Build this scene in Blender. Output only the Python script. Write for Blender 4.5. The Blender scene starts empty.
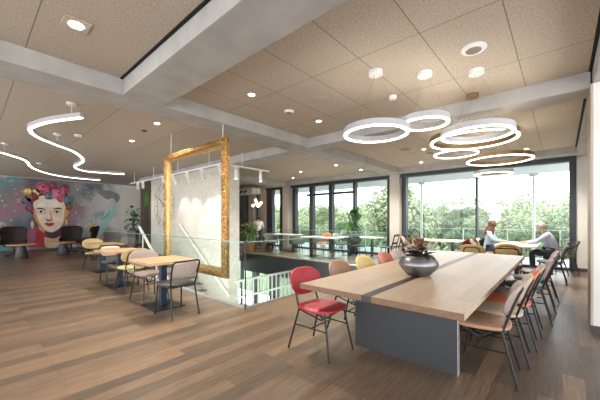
import bpy, bmesh, math, random
from mathutils import Vector, Matrix, noise
random.seed(7)
PI = math.pi
SC = bpy.context.scene
COL = SC.collection

# ------------------------------------------------------------------ materials
def nt(m):
    m.use_nodes = True
    t = m.node_tree
    return t, t.nodes, t.links, t.nodes['Principled BSDF']

def mat(name, col, rough=.5, metal=0., var=.08, scale=6., bump=0., stretch=(1, 1, 1), emit=0., ecol=None, spec=None, detail=4, coat=0., trans=0.):
    m = bpy.data.materials.new(name)
    t, N, L, P = nt(m)
    P.inputs['Roughness'].default_value = rough
    P.inputs['Metallic'].default_value = metal
    if spec is not None: P.inputs['Specular IOR Level'].default_value = spec
    if coat: P.inputs['Coat Weight'].default_value = coat
    tc = N.new('ShaderNodeTexCoord'); mp = N.new('ShaderNodeMapping'); nz = N.new('ShaderNodeTexNoise')
    mp.inputs['Scale'].default_value = stretch
    nz.inputs['Scale'].default_value = scale; nz.inputs['Detail'].default_value = detail
    L.new(tc.outputs['Object'], mp.inputs['Vector']); L.new(mp.outputs['Vector'], nz.inputs['Vector'])
    cr = N.new('ShaderNodeValToRGB')
    cr.color_ramp.elements[0].position = .3; cr.color_ramp.elements[1].position = .7
    cr.color_ramp.elements[0].color = (*[min(1, c * (1 - var)) for c in col], 1)
    cr.color_ramp.elements[1].color = (*[min(1, c * (1 + var)) for c in col], 1)
    L.new(nz.outputs['Fac'], cr.inputs['Fac']); L.new(cr.outputs['Color'], P.inputs['Base Color'])
    if bump:
        b = N.new('ShaderNodeBump'); b.inputs['Strength'].default_value = bump; b.inputs['Distance'].default_value = .01
        L.new(nz.outputs['Fac'], b.inputs['Height']); L.new(b.outputs['Normal'], P.inputs['Normal'])
    if emit:
        P.inputs['Emission Color'].default_value = (*(ecol or col), 1); P.inputs['Emission Strength'].default_value = emit
    return m

def glass(name, tint, refl=.08, rough=0.):
    m = bpy.data.materials.new(name); m.use_nodes = True
    t = m.node_tree; N = t.nodes; L = t.links; N.clear()
    o = N.new('ShaderNodeOutputMaterial'); a = N.new('ShaderNodeBsdfTransparent'); g = N.new('ShaderNodeBsdfGlossy'); mx = N.new('ShaderNodeMixShader')
    lw = N.new('ShaderNodeLayerWeight'); lw.inputs['Blend'].default_value = .5; pw = N.new('ShaderNodeMath'); pw.operation = 'POWER'; pw.inputs[1].default_value = 4.
    fr = N.new('ShaderNodeMath'); fr.operation = 'MULTIPLY_ADD'; fr.inputs[1].default_value = .30; fr.inputs[2].default_value = refl * .2
    L.new(lw.outputs['Facing'], pw.inputs[0]); L.new(pw.outputs[0], fr.inputs[0])
    a.inputs['Color'].default_value = (*tint, 1); g.inputs['Color'].default_value = (.9, .95, .95, 1); g.inputs['Roughness'].default_value = rough
    L.new(fr.outputs[0], mx.inputs['Fac']); L.new(a.outputs[0], mx.inputs[1]); L.new(g.outputs[0], mx.inputs[2]); L.new(mx.outputs[0], o.inputs['Surface'])
    return m

def brickmat(name, c1, c2, cm, bw, rh, mortar, rough, rot=(0, 0, 0), grain=(1, 1, 1), gscale=6, gvar=.25, offset=.5, bump=.1, bias=0., loc=(0, 0, 0), fine=0, patches=0):
    m = bpy.data.materials.new(name)
    t, N, L, P = nt(m)
    P.inputs['Roughness'].default_value = rough
    tc = N.new('ShaderNodeTexCoord'); mp = N.new('ShaderNodeMapping'); mp.inputs['Rotation'].default_value = rot; mp.inputs['Location'].default_value = loc
    br = N.new('ShaderNodeTexBrick')
    br.offset = offset; br.squash = 1
    br.inputs['Color1'].default_value = (*c1, 1); br.inputs['Color2'].default_value = (*c2, 1); br.inputs['Mortar'].default_value = (*cm, 1)
    br.inputs['Scale'].default_value = 1; br.inputs['Mortar Size'].default_value = mortar; br.inputs['Mortar Smooth'].default_value = .1
    br.inputs['Bias'].default_value = bias; br.inputs['Brick Width'].default_value = bw; br.inputs['Row Height'].default_value = rh
    L.new(tc.outputs['Object'], mp.inputs['Vector']); L.new(mp.outputs['Vector'], br.inputs['Vector'])
    m2 = N.new('ShaderNodeMapping'); m2.inputs['Scale'].default_value = grain; nz = N.new('ShaderNodeTexNoise'); nz.inputs['Scale'].default_value = gscale; nz.inputs['Detail'].default_value = 6
    L.new(mp.outputs['Vector'], m2.inputs['Vector']); L.new(m2.outputs['Vector'], nz.inputs['Vector'])
    mr = N.new('ShaderNodeMapRange'); mr.inputs['From Min'].default_value = .3; mr.inputs['From Max'].default_value = .7
    mr.inputs['To Min'].default_value = 1 - gvar; mr.inputs['To Max'].default_value = 1 + gvar
    L.new(nz.outputs['Fac'], mr.inputs['Value'])
    mx = N.new('ShaderNodeMix'); mx.data_type = 'RGBA'; mx.blend_type = 'MULTIPLY'; mx.inputs['Factor'].default_value = 1
    L.new(br.outputs['Color'], mx.inputs[6]); L.new(mr.outputs['Result'], mx.inputs[7])
    L.new(mx.outputs[2], P.inputs['Base Color'])
    b = N.new('ShaderNodeBump'); b.inputs['Strength'].default_value = bump; b.inputs['Distance'].default_value = .004
    L.new(nz.outputs['Fac'], b.inputs['Height']); L.new(b.outputs['Normal'], P.inputs['Normal'])
    return m

MT = {}
MT['floor'] = brickmat('oak plank floor', (.205, .133, .083), (.090, .064, .046), (.05, .034, .024), 1.5, .145, .0016, .34, rot=(0, 0, PI / 2), grain=(1.2, 14, 1), gscale=3.2, gvar=.28, offset=.37, bump=.04)
MT['ceiling'] = brickmat('wood wool ceiling panel', (.47, .41, .335), (.45, .39, .315), (.20, .165, .13), 1.29, .69, .005, .95, rot=(0, 0, PI / 2), grain=(1, 1, 1), gscale=48, gvar=.2, offset=0., bump=.5, loc=(.43, .38, 0))
MT['ceiling_wide'] = brickmat('wide wood wool ceiling panel', (.47, .41, .335), (.45, .39, .315), (.20, .165, .13), 1.29, 60, .005, .95, rot=(0, 0, PI / 2), gscale=48, gvar=.2, offset=0., bump=.5, loc=(.43, .38, 0))
MT['block'] = brickmat('whitewashed block wall', (.66, .63, .56), (.635, .605, .535), (.585, .555, .485), .62, .24, .008, .85, rot=(PI / 2, 0, 0), gscale=9, gvar=.10, bump=.3)
MT['concrete'] = mat('bare concrete', (.39, .38, .365), .8, var=.14, scale=3.2, bump=.25, detail=9)
MT['plaster'] = mat('white plaster', (.72, .71, .69), .8, var=.02, scale=8)
MT['beige_column'] = mat('beige column cladding', (.52, .48, .435), .7, var=.06, scale=3, stretch=(3, 3, .6))
MT['pale_wood'] = mat('pale wood edge', (.44, .37, .30), .6, var=.08, scale=6, stretch=(6, 6, .5))
MT['dark_skirt'] = mat('dark skirting', (.06, .05, .045), .5)
MT['anthracite'] = mat('anthracite window metal', (.042, .050, .062), .42, metal=.2, var=.1)
MT['black_gap'] = mat('black shadow gap', (.006, .006, .006), .9)
MT['fascia'] = mat('dark slab fascia', (.022, .025, .028), .3, var=.2)
MT['marble'] = mat('dark marble wall', (.085, .09, .095), .3, var=.5, scale=2.2, stretch=(1, 1, .4), detail=10)
MT['dark_wood'] = mat('dark wood cladding', (.075, .058, .046), .6, var=.15, scale=4, stretch=(8, 8, .5))
MT['glass'] = glass('clear window glass', (.97, .985, .98))
MT['rail_glass'] = glass('green tinted railing glass', (.92, .965, .945))
MT['glass_edge'] = mat('pale glass edge', (.24, .35, .31), .2, var=.05)
MT['steel'] = mat('brushed steel', (.62, .62, .61), .35, metal=.8, var=.05)
MT['white_metal'] = mat('white lacquered metal', (.80, .80, .79), .4, var=.02)
MT['black_metal'] = mat('black lacquered steel', (.012, .012, .013), .4, metal=.3, var=.1)
MT['blue_metal'] = mat('dark blue lacquered steel', (.020, .032, .062), .4, metal=.2, var=.1)
MT['gold_metal'] = mat('brushed gold metal', (.36, .25, .12), .4, metal=.7, var=.08)
MT['gilt'] = mat('old gilt', (.34, .19, .062), .36, metal=.6, var=.55, scale=26, bump=.9, detail=6)
MT['gilt_plain'] = mat('plain gilt bevel', (.50, .32, .12), .35, metal=.5, var=.18, scale=10, bump=.2)
MT['oak'] = brickmat('oiled oak top', (.50, .375, .26), (.43, .315, .21), (.38, .27, .175), 2.6, .145, .0012, .38, rot=(0, 0, PI / 2), grain=(1.5, 22, 1), gscale=3, gvar=.11, offset=.31, bump=.05)
MT['oak_small'] = brickmat('oiled oak table top', (.52, .34, .19), (.44, .28, .15), (.36, .22, .12), 1.4, .09, .001, .4, grain=(1.5, 22, 1), gscale=3, gvar=.12, offset=.31, bump=.05)
MT['shaded_end_grain'] = mat('shaded oak end grain', (.19, .105, .06), .6, var=.2, scale=30, stretch=(1, 1, 5))  # end grain brown, darkened with painted shade for ends turned from the light
MT['petal_pale'] = mat('pale pink petal', (.55, .40, .36), .6, var=.2, scale=12)
MT['white_top'] = mat('pale laminate top', (.74, .70, .64), .3, var=.03)
MT['inlay'] = mat('dark bronze inlay', (.055, .043, .04), .4, metal=.2, var=.15)
MT['grey_panel'] = mat('slate grey lacquered panel', (.034, .036, .040), .5, var=.06, scale=2)
MT['pewter'] = mat('dark pewter glaze', (.23, .225, .235), .33, metal=.8, var=.25, scale=5, stretch=(1, 1, 6))
def leather(n, c, r=.42): return mat(n, c, r, var=.07, scale=14, bump=.08)
MT['red'] = leather('crimson leather', (.36, .02, .035))
MT['maroon'] = leather('maroon leather', (.20, .03, .035))
MT['tan'] = leather('tan brown leather', (.35, .19, .115))
MT['yellow'] = leather('butter yellow leather', (.72, .53, .19))
MT['mustard'] = leather('muted yellow leather', (.56, .43, .19))
MT['orange'] = leather('burnt orange leather', (.55, .145, .075))
MT['pink'] = leather('dusty pink leather', (.46, .38, .345))
MT['mauve'] = leather('mauve taupe leather', (.30, .235, .22))
MT['taupe'] = leather('taupe leather', (.33, .25, .21))
MT['sand'] = leather('sand leather', (.45, .36, .26))
MT['olive'] = leather('olive beige leather', (.38, .32, .20))
MT['brown'] = leather('chestnut brown leather', (.20, .10, .06))
MT['charcoal'] = leather('charcoal leather', (.045, .043, .045))
MT['grey'] = leather('mid grey upholstery', (.17, .165, .165), .7)
MT['wing'] = leather('dark aubergine brown leather', (.024, .014, .013), .6)
MT['wing'].node_tree.nodes['Principled BSDF'].inputs['Specular IOR Level'].default_value = .2
MT['ply'] = mat('honey plywood', (.60, .42, .19), .45, var=.1, scale=5, stretch=(1, 6, 6))
MT['cord'] = mat('grey woven cord', (.13, .13, .125), .8, var=.2, scale=30)
MT['leaf'] = mat('glossy green leaf', (.038, .105, .032), .35, var=.4, scale=5)
MT['leaf_pale'] = mat('pale variegated leaf', (.22, .33, .13), .45, var=.45, scale=16)
MT['leaf_dark'] = mat('dark bronze leaf', (.045, .032, .022), .4, var=.5, scale=12)
MT['moss'] = mat('green moss', (.05, .10, .02), .95, var=.5, scale=30, bump=1)
MT['petal'] = mat('brick red petal', (.30, .07, .05), .55, var=.35, scale=12)
MT['twig'] = mat('pale driftwood', (.38, .28, .20), .8, var=.3, scale=12)
MT['pebble'] = mat('grey pebbles', (.20, .18, .165), .7, var=.4, scale=25)
MT['terracotta'] = mat('terracotta', (.42, .19, .10), .8, var=.1)
MT['soil'] = mat('dark soil', (.03, .022, .016), .95)
MT['bark'] = mat('tree bark', (.12, .09, .065), .9, var=.3, scale=8)
for k, c in dict(tree_a=(.19, .238, .122), tree_b=(.225, .268, .145), tree_c=(.165, .212, .112)).items():
    MT[k] = mat('foliage ' + k, c, .75, var=.35, scale=1.2)
MT['grass'] = mat('meadow grass', (.18, .23, .11), .95, var=.3, scale=.22, detail=9)
MT['deck'] = mat('terrace deck', (.55, .54, .53), .8, var=.06, stretch=(1, 8, 1))
MT['skin'] = mat('skin', (.55, .33, .24), .55, var=.05)
MT['shirt'] = mat('pale blue shirt cloth', (.36, .46, .60), .85, var=.06, scale=14)
MT['white_shirt'] = mat('white shirt cloth', (.75, .73, .70), .85, var=.05)
MT['lilac_shirt'] = mat('pale lilac shirt cloth', (.42, .46, .60), .85, var=.05)
MT['jeans'] = mat('dark blue cloth', (.05, .06, .10), .9, var=.15, scale=20)
MT['hair_brown'] = mat('reddish brown hair', (.10, .040, .026), .5, var=.3, scale=20, stretch=(6, 6, 1))
MT['hair_grey'] = mat('grey hair', (.33, .31, .30), .6, var=.3, scale=20)
MT['hair_black'] = mat('black hair', (.01, .008, .007), .5)
MT['eye'] = mat('dark eye', (.02, .015, .012), .3)
MT['lip'] = mat('lip', (.35, .12, .10), .5)
MT['white_house'] = mat('white house wall', (.75, .75, .74), .8, var=.03)
MT['roof'] = mat('pale roof', (.55, .55, .56), .8, var=.06)
MT['led'] = mat('warm white led diffuser', (1, .96, .88), .4, emit=5.2, ecol=(1, .93, .82), var=0)
MT['led_up'] = mat('ring lamp uplight diffuser', (1, .96, .88), .4, emit=16., ecol=(1, .93, .82), var=0)
MT['soffit'] = mat('pale blue white soffit paint', (.78, .79, .87), .8, var=.02)
MT['led_ring'] = mat('ring lamp diffuser', (1, .96, .88), .4, emit=3.6, ecol=(1, .93, .82), var=0)
MT['lamp_body'] = mat('satin aluminium lamp body', (.42, .42, .43), .5, var=.03)
MT['led_soft'] = mat('downlight lens', (1, .97, .9), .4, emit=16., ecol=(1, .93, .84), var=0)
MT['bulb'] = mat('amber glass bulb', (1, .75, .45), .3, emit=9., ecol=(1, .62, .30), var=0)
MT['dark_screen'] = mat('dark speaker grille', (.25, .22, .18), .8, var=.2, scale=60)

# ------------------------------------------------------------------ mesh builder
class MB:
    def __init__(s): s.b = bmesh.new()
    def box(s, x0, x1, y0, y1, z0, z1):
        v = [s.b.verts.new(p) for p in ((x0, y0, z0), (x1, y0, z0), (x1, y1, z0), (x0, y1, z0), (x0, y0, z1), (x1, y0, z1), (x1, y1, z1), (x0, y1, z1))]
        for f in ((0, 3, 2, 1), (4, 5, 6, 7), (0, 1, 5, 4), (1, 2, 6, 5), (2, 3, 7, 6), (3, 0, 4, 7)): s.b.faces.new([v[i] for i in f])
        return s
    def loft(s, rings, closed=False, caps=True):
        R = [[s.b.verts.new(p) for p in r] for r in rings]
        n = len(R[0]); m = len(R)
        for i in range(m if closed else m - 1):
            a, c = R[i], R[(i + 1) % m]
            for j in range(n):
                k = (j + 1) % n
                s.b.faces.new((a[j], a[k], c[k], c[j]))
        if caps and not closed:
            s.b.faces.new(R[0][::-1]); s.b.faces.new(R[-1])
        return s
    def sweep(s, pts, prof, closed=False, up=Vector((0, 0, 1))):
        """profile points (a = sideways, b = up) carried along the path"""
        P = [Vector(p) for p in pts]; n = len(P); rings = []
        for i in range(n):
            if closed: d = (P[(i + 1) % n] - P[i - 1])
            else: d = P[min(i + 1, n - 1)] - P[max(i - 1, 0)]
            d.normalize()
            u = up
            if abs(d.dot(u)) > .97: u = Vector((1, 0, 0)) if abs(d.x) < .9 else Vector((0, 1, 0))
            side = d.cross(u).normalized(); top = side.cross(d).normalized()
            rings.append([P[i] + side * a + top * b for a, b in prof])
        return s.loft(rings, closed)
    def tube(s, pts, r, n=8, closed=False):
        return s.sweep(pts, [(r * math.cos(t * 2 * PI / n), r * math.sin(t * 2 * PI / n)) for t in range(n)], closed)
    def taper(s, p0, p1, r0, r1, n=8):
        a = Vector(p0); c = Vector(p1); d = (c - a).normalized()
        u = Vector((0, 0, 1)) if abs(d.z) < .95 else Vector((1, 0, 0))
        x = d.cross(u).normalized(); y = x.cross(d)
        return s.loft([[q + (x * math.cos(t * 2 * PI / n) + y * math.sin(t * 2 * PI / n)) * r for t in range(n)] for q, r in ((a, r0), (c, r1))])
    def lathe(s, prof, c=(0, 0, 0), n=28):
        return s.loft([[(c[0] + max(r, .0008) * math.cos(t * 2 * PI / n), c[1] + max(r, .0008) * math.sin(t * 2 * PI / n), c[2] + z) for t in range(n)] for r, z in prof])
    def ball(s, c, rx, ry=None, rz=None, sub=2, jig=0.):
        ry = ry or rx; rz = rz or rx
        r = bmesh.ops.create_icosphere(s.b, subdivisions=sub, radius=1)
        for v in r['verts']:
            k = 1 + (random.uniform(-jig, jig) if jig else 0)
            v.co = Vector((c[0] + v.co.x * rx * k, c[1] + v.co.y * ry * k, c[2] + v.co.z * rz * k))
        return s
    def pad(s, w, d, t, e=2.6, n=32, fn=None, crown=.18):
        rings = []
        for sc, z in ((.05, -crown * .3), (.70, -.02), (.90, .05), (.985, .25), (1, .5), (.985, .75), (.92, .93), (.75, 1.03), (.45, 1 + crown * .7), (.05, 1 + crown)):
            ring = []
            for k in range(n):
                a = k * 2 * PI / n; ca, sa = math.cos(a), math.sin(a)
                x = w / 2 * sc * math.copysign(abs(ca) ** (2 / e), ca); y = d / 2 * sc * math.copysign(abs(sa) ** (2 / e), sa)
                p = Vector((x, y, z * t))
                ring.append(fn(p) if fn else p)
            rings.append(ring)
        return s.loft(rings)
    def poly(s, pts, th, axis):
        """extruded flat outline: pts 3-D, pushed along axis by th"""
        a = [s.b.verts.new(p) for p in pts]; c = [s.b.verts.new(Vector(p) + Vector(axis) * th) for p in pts]
        n = len(a)
        s.b.faces.new(a[::-1]); s.b.faces.new(c)
        for i in range(n): s.b.faces.new((a[i], a[(i + 1) % n], c[(i + 1) % n], c[i]))
        return s
    def leaf(s, base, tip, width, droop=0., fold=.15, seg=5):
        a = Vector(base); c = Vector(tip); d = c - a
        side = d.cross(Vector((0, 0, 1)))
        if side.length < 1e-4: side = Vector((1, 0, 0))
        side.normalize(); up = side.cross(d).normalized(); rows = []
        for i in range(seg + 1):
            t = i / seg; w = width * math.sin(PI * (t * .92 + .04)) ** .8
            p = a + d * t + Vector((0, 0, -droop * t * t * d.length))
            rows.append([s.b.verts.new(p + side * w + up * w * fold), s.b.verts.new(p), s.b.verts.new(p - side * w + up * w * fold)])
        for i in range(seg):
            for j in (0, 1): s.b.faces.new((rows[i][j], rows[i][j + 1], rows[i + 1][j + 1], rows[i + 1][j]))
        return s
    def mesh(s, name, smooth=True, bevel=0.):
        if bevel:
            bmesh.ops.bevel(s.b, geom=s.b.edges[:], offset=bevel, segments=2, profile=.7, affect='EDGES')
        bmesh.ops.recalc_face_normals(s.b, faces=s.b.faces[:])
        me = bpy.data.meshes.new(name); s.b.to_mesh(me); s.b.free()
        if smooth:
            for p in me.polygons: p.use_smooth = True
            me.set_sharp_from_angle(angle=math.radians(38))
        return me

def link(name, me, m, parent=None, loc=None):
    o = bpy.data.objects.new(name, me); COL.objects.link(o)
    if m is not None and len(me.materials) == 0: me.materials.append(MT[m] if isinstance(m, str) else m)
    if parent is not None: o.parent = parent
    if loc is not None: o.location = loc
    return o
def part(name, mb, m, parent=None, bevel=0., smooth=True): return link(name, mb.mesh(name, smooth, bevel), m, parent)
def tag(o, label, cat, group=None, kind=None):
    o['label'] = label; o['category'] = cat
    if group: o['group'] = group
    if kind: o['kind'] = kind
    return o
def struct(name, mb, m, label=None, bevel=0., smooth=False):
    o = part(name, mb, m, None, bevel, smooth); o['kind'] = 'structure'
    if label: o['label'] = label
    return o
def thing(name, label, cat, loc=(0, 0, 0), rz=0., group=None):
    o = bpy.data.objects.new(name, None); COL.objects.link(o); o.location = loc; o.rotation_euler = (0, 0, rz); o.empty_display_size = .1
    return tag(o, label, cat, group)
KIDS = {}
def dup(root, loc, rz, label, group=None, mats=None):
    r = root.copy(); COL.objects.link(r); r.location = loc; r.rotation_euler = (0, 0, rz); r['label'] = label
    if group: r['group'] = group
    for ch in root.children:
        c = ch.copy(); COL.objects.link(c); c.parent = r
        for g in ch.children:
            d = g.copy(); COL.objects.link(d); d.parent = c
    if mats: recolour(r, mats)
    return r
def recolour(r, mats):
    for c in r.children:
        k = c.name.split('.')[0]
        if k in mats:
            c.material_slots[0].link = 'OBJECT'; c.material_slots[0].material = MT[mats[k]]
def arc(c, r, a0, a1, n, ax=(1, 0, 0), ay=(0, 1, 0)):
    c = Vector(c); ax = Vector(ax); ay = Vector(ay)
    return [c + ax * r * math.cos(a0 + (a1 - a0) * i / n) + ay * r * math.sin(a0 + (a1 - a0) * i / n) for i in range(n + 1)]
def smoothpath(P, k=6):
    P = [Vector(p) for p in P]; out = []
    for i in range(len(P) - 1):
        p0 = P[max(i - 1, 0)]; p1 = P[i]; p2 = P[i + 1]; p3 = P[min(i + 2, len(P) - 1)]
        for j in range(k):
            t = j / k
            out.append(.5 * ((2 * p1) + (p2 - p0) * t + (2 * p0 - 5 * p1 + 4 * p2 - p3) * t * t + (3 * p1 - p0 - 3 * p2 + p3) * t ** 3))
    return out + [P[-1]]

# ------------------------------------------------------------------ setting: floors, ceiling, beams
ZC, ZB = 3.25, 3.04
VX, VY0, VY1, VL = -3.70, 2.86, 7.75, -10.0          # the stair void
WX = -17.6                                           # mural wall
YW = 10.9                                            # window wall
f = MB(); f.box(WX - .2, 4, -5, VY0, -.32, 0); f.box(VX, 4, VY0, YW + .3, -.32, 0); f.box(WX - .2, VX, VY1, YW + .3, -.32, 0); f.box(WX - .2, VL, VY0, VY1, -.32, 0)
struct('floor', f, 'floor')
struct('trim_slab_edge', MB().box(VL, VX, VY1 - .03, VY1 - .001, -.72, -.012), 'fascia')
e = MB(); e.box(VL, VX - .001, VY0 + .001, VY0 + .02, -.30, .012); e.box(VX - .02, VX - .001, VY0, VY1, -.30, .012)
struct('trim_void_edge', e, 'steel')
struct('floor_lower', MB().box(-19, 1, 1, YW + .2, -3.9, -3.7), 'floor')
struct('ceiling', MB().box(-4.4, .25, 1.6, YW + .2, ZC, ZC + .15), 'ceiling')
struct('ceiling_near', MB().box(-4.4, .25, -5, 1.6, ZC, ZC + .15), 'ceiling_wide')
struct('ceiling_left', MB().box(WX - .2, -4.4, -5, YW + .2, ZC, ZC + .15), 'ceiling_wide')
struct('ceiling_slab', MB().box(WX - .4, 4, -5.1, YW + .3, ZC + .16, ZC + .4), 'concrete')
struct('beam_long', MB().box(-4.90, -4.36, -5, 10.3, ZB, ZC + .02), 'concrete', 'bare concrete beam running away beside the gilt frame', .012)
struct('beam_near', MB().box(-4.36, .27, 1.38, 1.92, ZB, ZC + .02), 'concrete', 'bare concrete cross beam nearest the camera', .012)
struct('beam_mid', MB().box(-4.36, .27, 5.2, 5.62, ZB, ZC + .02), 'concrete', 'bare concrete cross beam behind the ring lamps', .012)
struct('beam_stair', MB().box(-14.4, -4.90, 5.2, 5.62, ZB, ZC + .02), 'concrete', 'bare concrete beam above the stair wall', .012)
struct('beam_back', MB().box(WX, 4, 10.3, YW + .3, 3.09, ZC + .15), 'concrete', 'bare concrete beam over the windows', .012)
struct('beam_side', MB().box(.285, .95, -5, 10.3, ZB - .0, ZC + .15), 'concrete', 'bare concrete edge beam at the right', .012)
struct('beam_far', MB().box(-10.6, -10.05, 5.62, 10.3, ZB, ZC + .02), 'concrete', 'bare concrete beam beyond the stair wall', .012)
struct('trim_gap_right', MB().box(.25, .284, -5, 10.3, ZC - .005, ZC + .1), 'black_gap')
struct('trim_gap_near', MB().box(-4.35, .25, 1.345, 1.375, ZC - .012, ZC + .1), 'black_gap')
# walls
struct('wall_left', MB().box(WX - .2, WX, -5, YW + .2, -.3, ZC), 'plaster')
struct('baseboard_left', MB().box(WX, WX + .015, -5, YW, 0, .07), 'dark_skirt')
w = MB().box(-13.02, -7.47, 5.2, 5.61, -3.7, ZB)
struct('wall_stair', w, 'block', 'whitewashed block wall beside the stairs')
struct('wall_dark_end', MB().box(-14.05, -13.02, 5.16, 5.61, 0, ZB), 'dark_wood', 'dark clad end of the stair wall')
struct('wall_back', MB().box(.29, 4, YW, YW + .3, 0, 3.09), 'plaster')
struct('baseboard_back', MB().box(.29, 4, YW - .015, YW, 0, .09), 'dark_skirt')
struct('column_right', MB().box(.285, .95, 5.05, 5.63, 0, ZB), 'plaster', 'white plastered column at the right edge')
struct('trim_column_edge', MB().box(.262, .285, 5.05, 5.63, 0, ZB), 'pale_wood', 'pale wood side of the right column')
struct('baseboard_column', MB().box(.255, .96, 5.035, 5.05, 0, .10), 'dark_skirt')
struct('wall_right', MB().box(.95, 1.1, 5.1, YW, 0, ZB), 'plaster')
struct('wall_bar', MB().box(-15.6, -13.34, 10.55, YW + .2, 0, ZB), 'marble', 'dark marble wall behind the bar')
struct('wall_bar_side', MB().box(WX, -15.6, 10.55, YW + .2, 0, ZB), 'dark_wood')
for nm, x0, x1 in (('column_window', -4.895, -4.53), ('column_window_left', -10.61, -10.23), ('column_bar', -13.34, -12.9), ('column_bar_side', -12.3, -12.05)):
    struct(nm, MB().box(x0, x1, YW - .25, YW + .3, 0, 3.09), 'beige_column', None, .01)

# ------------------------------------------------------------------ windows
def window(n, x0, x1, mull, label, transom=None, top=2.98, wid=.09, deep=.2, z0=0.):
    fr = MB(); y0, y1 = YW - .02, YW + deep
    fr.box(x0, x1, y0, y1, z0, z0 + .07); fr.box(x0, x1, y0 - .05, y1, top, top + .10)
    fr.box(x0, x0 + wid, y0, y1, z0 + .07, top); fr.box(x1 - wid, x1, y0, y1, z0 + .07, top)
    root = struct('window_%d' % n, fr, 'anthracite', label)
    xs = [x0 + wid]
    for m0, m1 in mull:
        part('mullion', MB().box(m0, m1, y0, y1, z0 + .07, top), 'anthracite', root, smooth=False)
        xs += [m0, m1]
    xs.append(x1 - wid)
    for i in range(0, len(xs), 2):
        part('glass_pane', MB().box(xs[i], xs[i + 1], YW + .09, YW + .102, z0 + .07, top), 'glass', root, smooth=False)
    if transom:
        part('transom', MB().box(transom[0], transom[1], y0 - .04, y0 + .06, transom[2], transom[2] + .10), 'anthracite', root, smooth=False)
    return root
window(1, -4.50, .29, [(-2.09, -2.03)], 'tall dark framed sliding window at the right', wid=.14)
window(2, -10.14, -4.90, [(-9.04, -8.83), (-7.90, -7.72), (-6.64, -6.54)], 'tall dark framed window with doors at the middle', (-9.2, -6.5, 2.52), wid=.20)
window(3, -12.05, -10.62, [], 'narrow dark framed window left of the beige column', wid=.42)
window(4, -12.9, -12.3, [], 'narrow dark framed window beside the bar', wid=.12)
for n, x0, x1 in ((5, -14.4, -3.3),):
    r = window(n, x0, x1, [(-13.3, -12.9), (-11.85, -11.3), (-9.6, -9.2), (-7.6, -7.2), (-5.6, -5.2)], 'dark framed window wall of the floor below', top=-.85, z0=-3.7)
struct('trim_blind_box', MB().box(-4.50, .29, YW - .16, YW - .075, 2.97, 3.09), 'anthracite', 'dark blind box above the right window')
struct('trim_blind_box_middle', MB().box(-10.14, -4.90, YW - .16, YW - .075, 2.97, 3.09), 'anthracite', 'dark blind box above the middle window')
struct('wall_lower', MB().box(-19, 1, YW, YW + .3, -.75, -.321), 'fascia')

# ------------------------------------------------------------------ terrace and the world outside
struct('terrace_floor', MB().box(-19, 4, YW + .31, 14.2, -.35, -.04), 'deck')
struct('terrace_roof', MB().box(-19, 4, YW + .31, 13.75, 3.06, 3.35), 'soffit', 'white soffit over the terrace')
for i, (x, lb) in enumerate(((-4.7, 'left-hand'), (-.76, 'right-hand'))):
    p = thing('terrace_post', 'slim pale steel post outside, %s of the two beyond the right window' % lb, 'post', (x, 13.5, -.04))
    part('shaft', MB().tube([(0, 0, 0), (0, 0, 3.10)], .045, 12), 'steel', p)
    part('bracket', MB().box(-.14, .14, -.02, .02, 2.99, 3.09).box(-.02, .02, -.14, .14, 2.99, 3.09), 'steel', p, smooth=False)
r = thing('terrace_railing', 'glass balustrade with slim posts along the terrace edge', 'railing', (0, 14.05, -.04))
for k in range(11):
    x = -14.0 + 1.55 * k
    part('post', MB().box(x - .02, x + .02, -.03, .03, 0, 1.04), 'steel', r, smooth=False)
    part('glass_panel', MB().box(x + .04, x + 1.51, -.006, .006, .08, 1.0), 'rail_glass', r, smooth=False)
part('top_rail', MB().box(-14, 3.1, -.012, .012, 1.04, 1.06), 'steel', r, smooth=False)
g = MB()
n = 40
rows = []
for i in range(n + 1):
    y = 14.3 + (i / n) ** 1.6 * 230
    rows.append([g.b.verts.new((-260 + j * 13., y, -4.0 + .9 * noise.noise((j * .35, i * .3, 2)) * min(1, i / 8) + min(8.3 + 1.6 * noise.noise((j * .4, i * .1, 5)), max(0, y - 40) ** .9 * .2))) for j in range(n + 1)])
for i in range(n):
    for j in range(n): g.b.faces.new((rows[i][j], rows[i][j + 1], rows[i + 1][j + 1], rows[i + 1][j]))
gr = struct('ground', g, 'grass', smooth=True)

def crown(seed, clumps, leaves, m):
    rnd = random.Random(seed); mb = MB()
    cs = []
    for k in range(clumps):
        a = rnd.uniform(0, 2 * PI); h = rnd.random(); rr = (1 - abs(h - .42) * 1.35) * rnd.uniform(.25, .95)
        cs.append((Vector((math.cos(a) * rr * 2.4, math.sin(a) * rr * 2.4, 1.7 + h * 4.3)), rnd.uniform(.75, 1.25)))
    for c, rad in cs:
        for i in range(leaves):
            d = Vector((rnd.gauss(0, 1), rnd.gauss(0, 1), rnd.gauss(0, 1))).normalized()
            p = c + d * rad * rnd.uniform(.7, 1.05)
            nn = (d + Vector((rnd.gauss(0, .5), rnd.gauss(0, .5), rnd.gauss(0, .5)))).normalized()
            x = nn.orthogonal().normalized(); y = nn.cross(x); a = rnd.uniform(0, 6.3); s_ = rnd.uniform(.07, .15)
            u = (x * math.cos(a) + y * math.sin(a)) * s_; v = (y * math.cos(a) - x * math.sin(a)) * s_ * .6
            q = [mb.b.verts.new(t) for t in (p - u, p + v, p + u, p - v)]
            mb.b.faces.new(q)
    me = mb.mesh('crown', False); me.materials.append(MT[m]); return me, cs
def trunk(cs):
    mb = MB(); mb.taper((0, 0, 0), (.1, .05, 2.6), .22, .13, 8)
    for c, _ in cs[:7]: mb.taper((.1, .05, 1.6), tuple(c), .09, .03, 6)
    return mb.mesh('trunk')
TREE = []
for k, (m, cl) in enumerate((('tree_a', 26), ('tree_b', 22), ('tree_c', 28))):
    me, cs = crown(40 + k, cl, 620, m); TREE.append((me, trunk(cs)))
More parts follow.
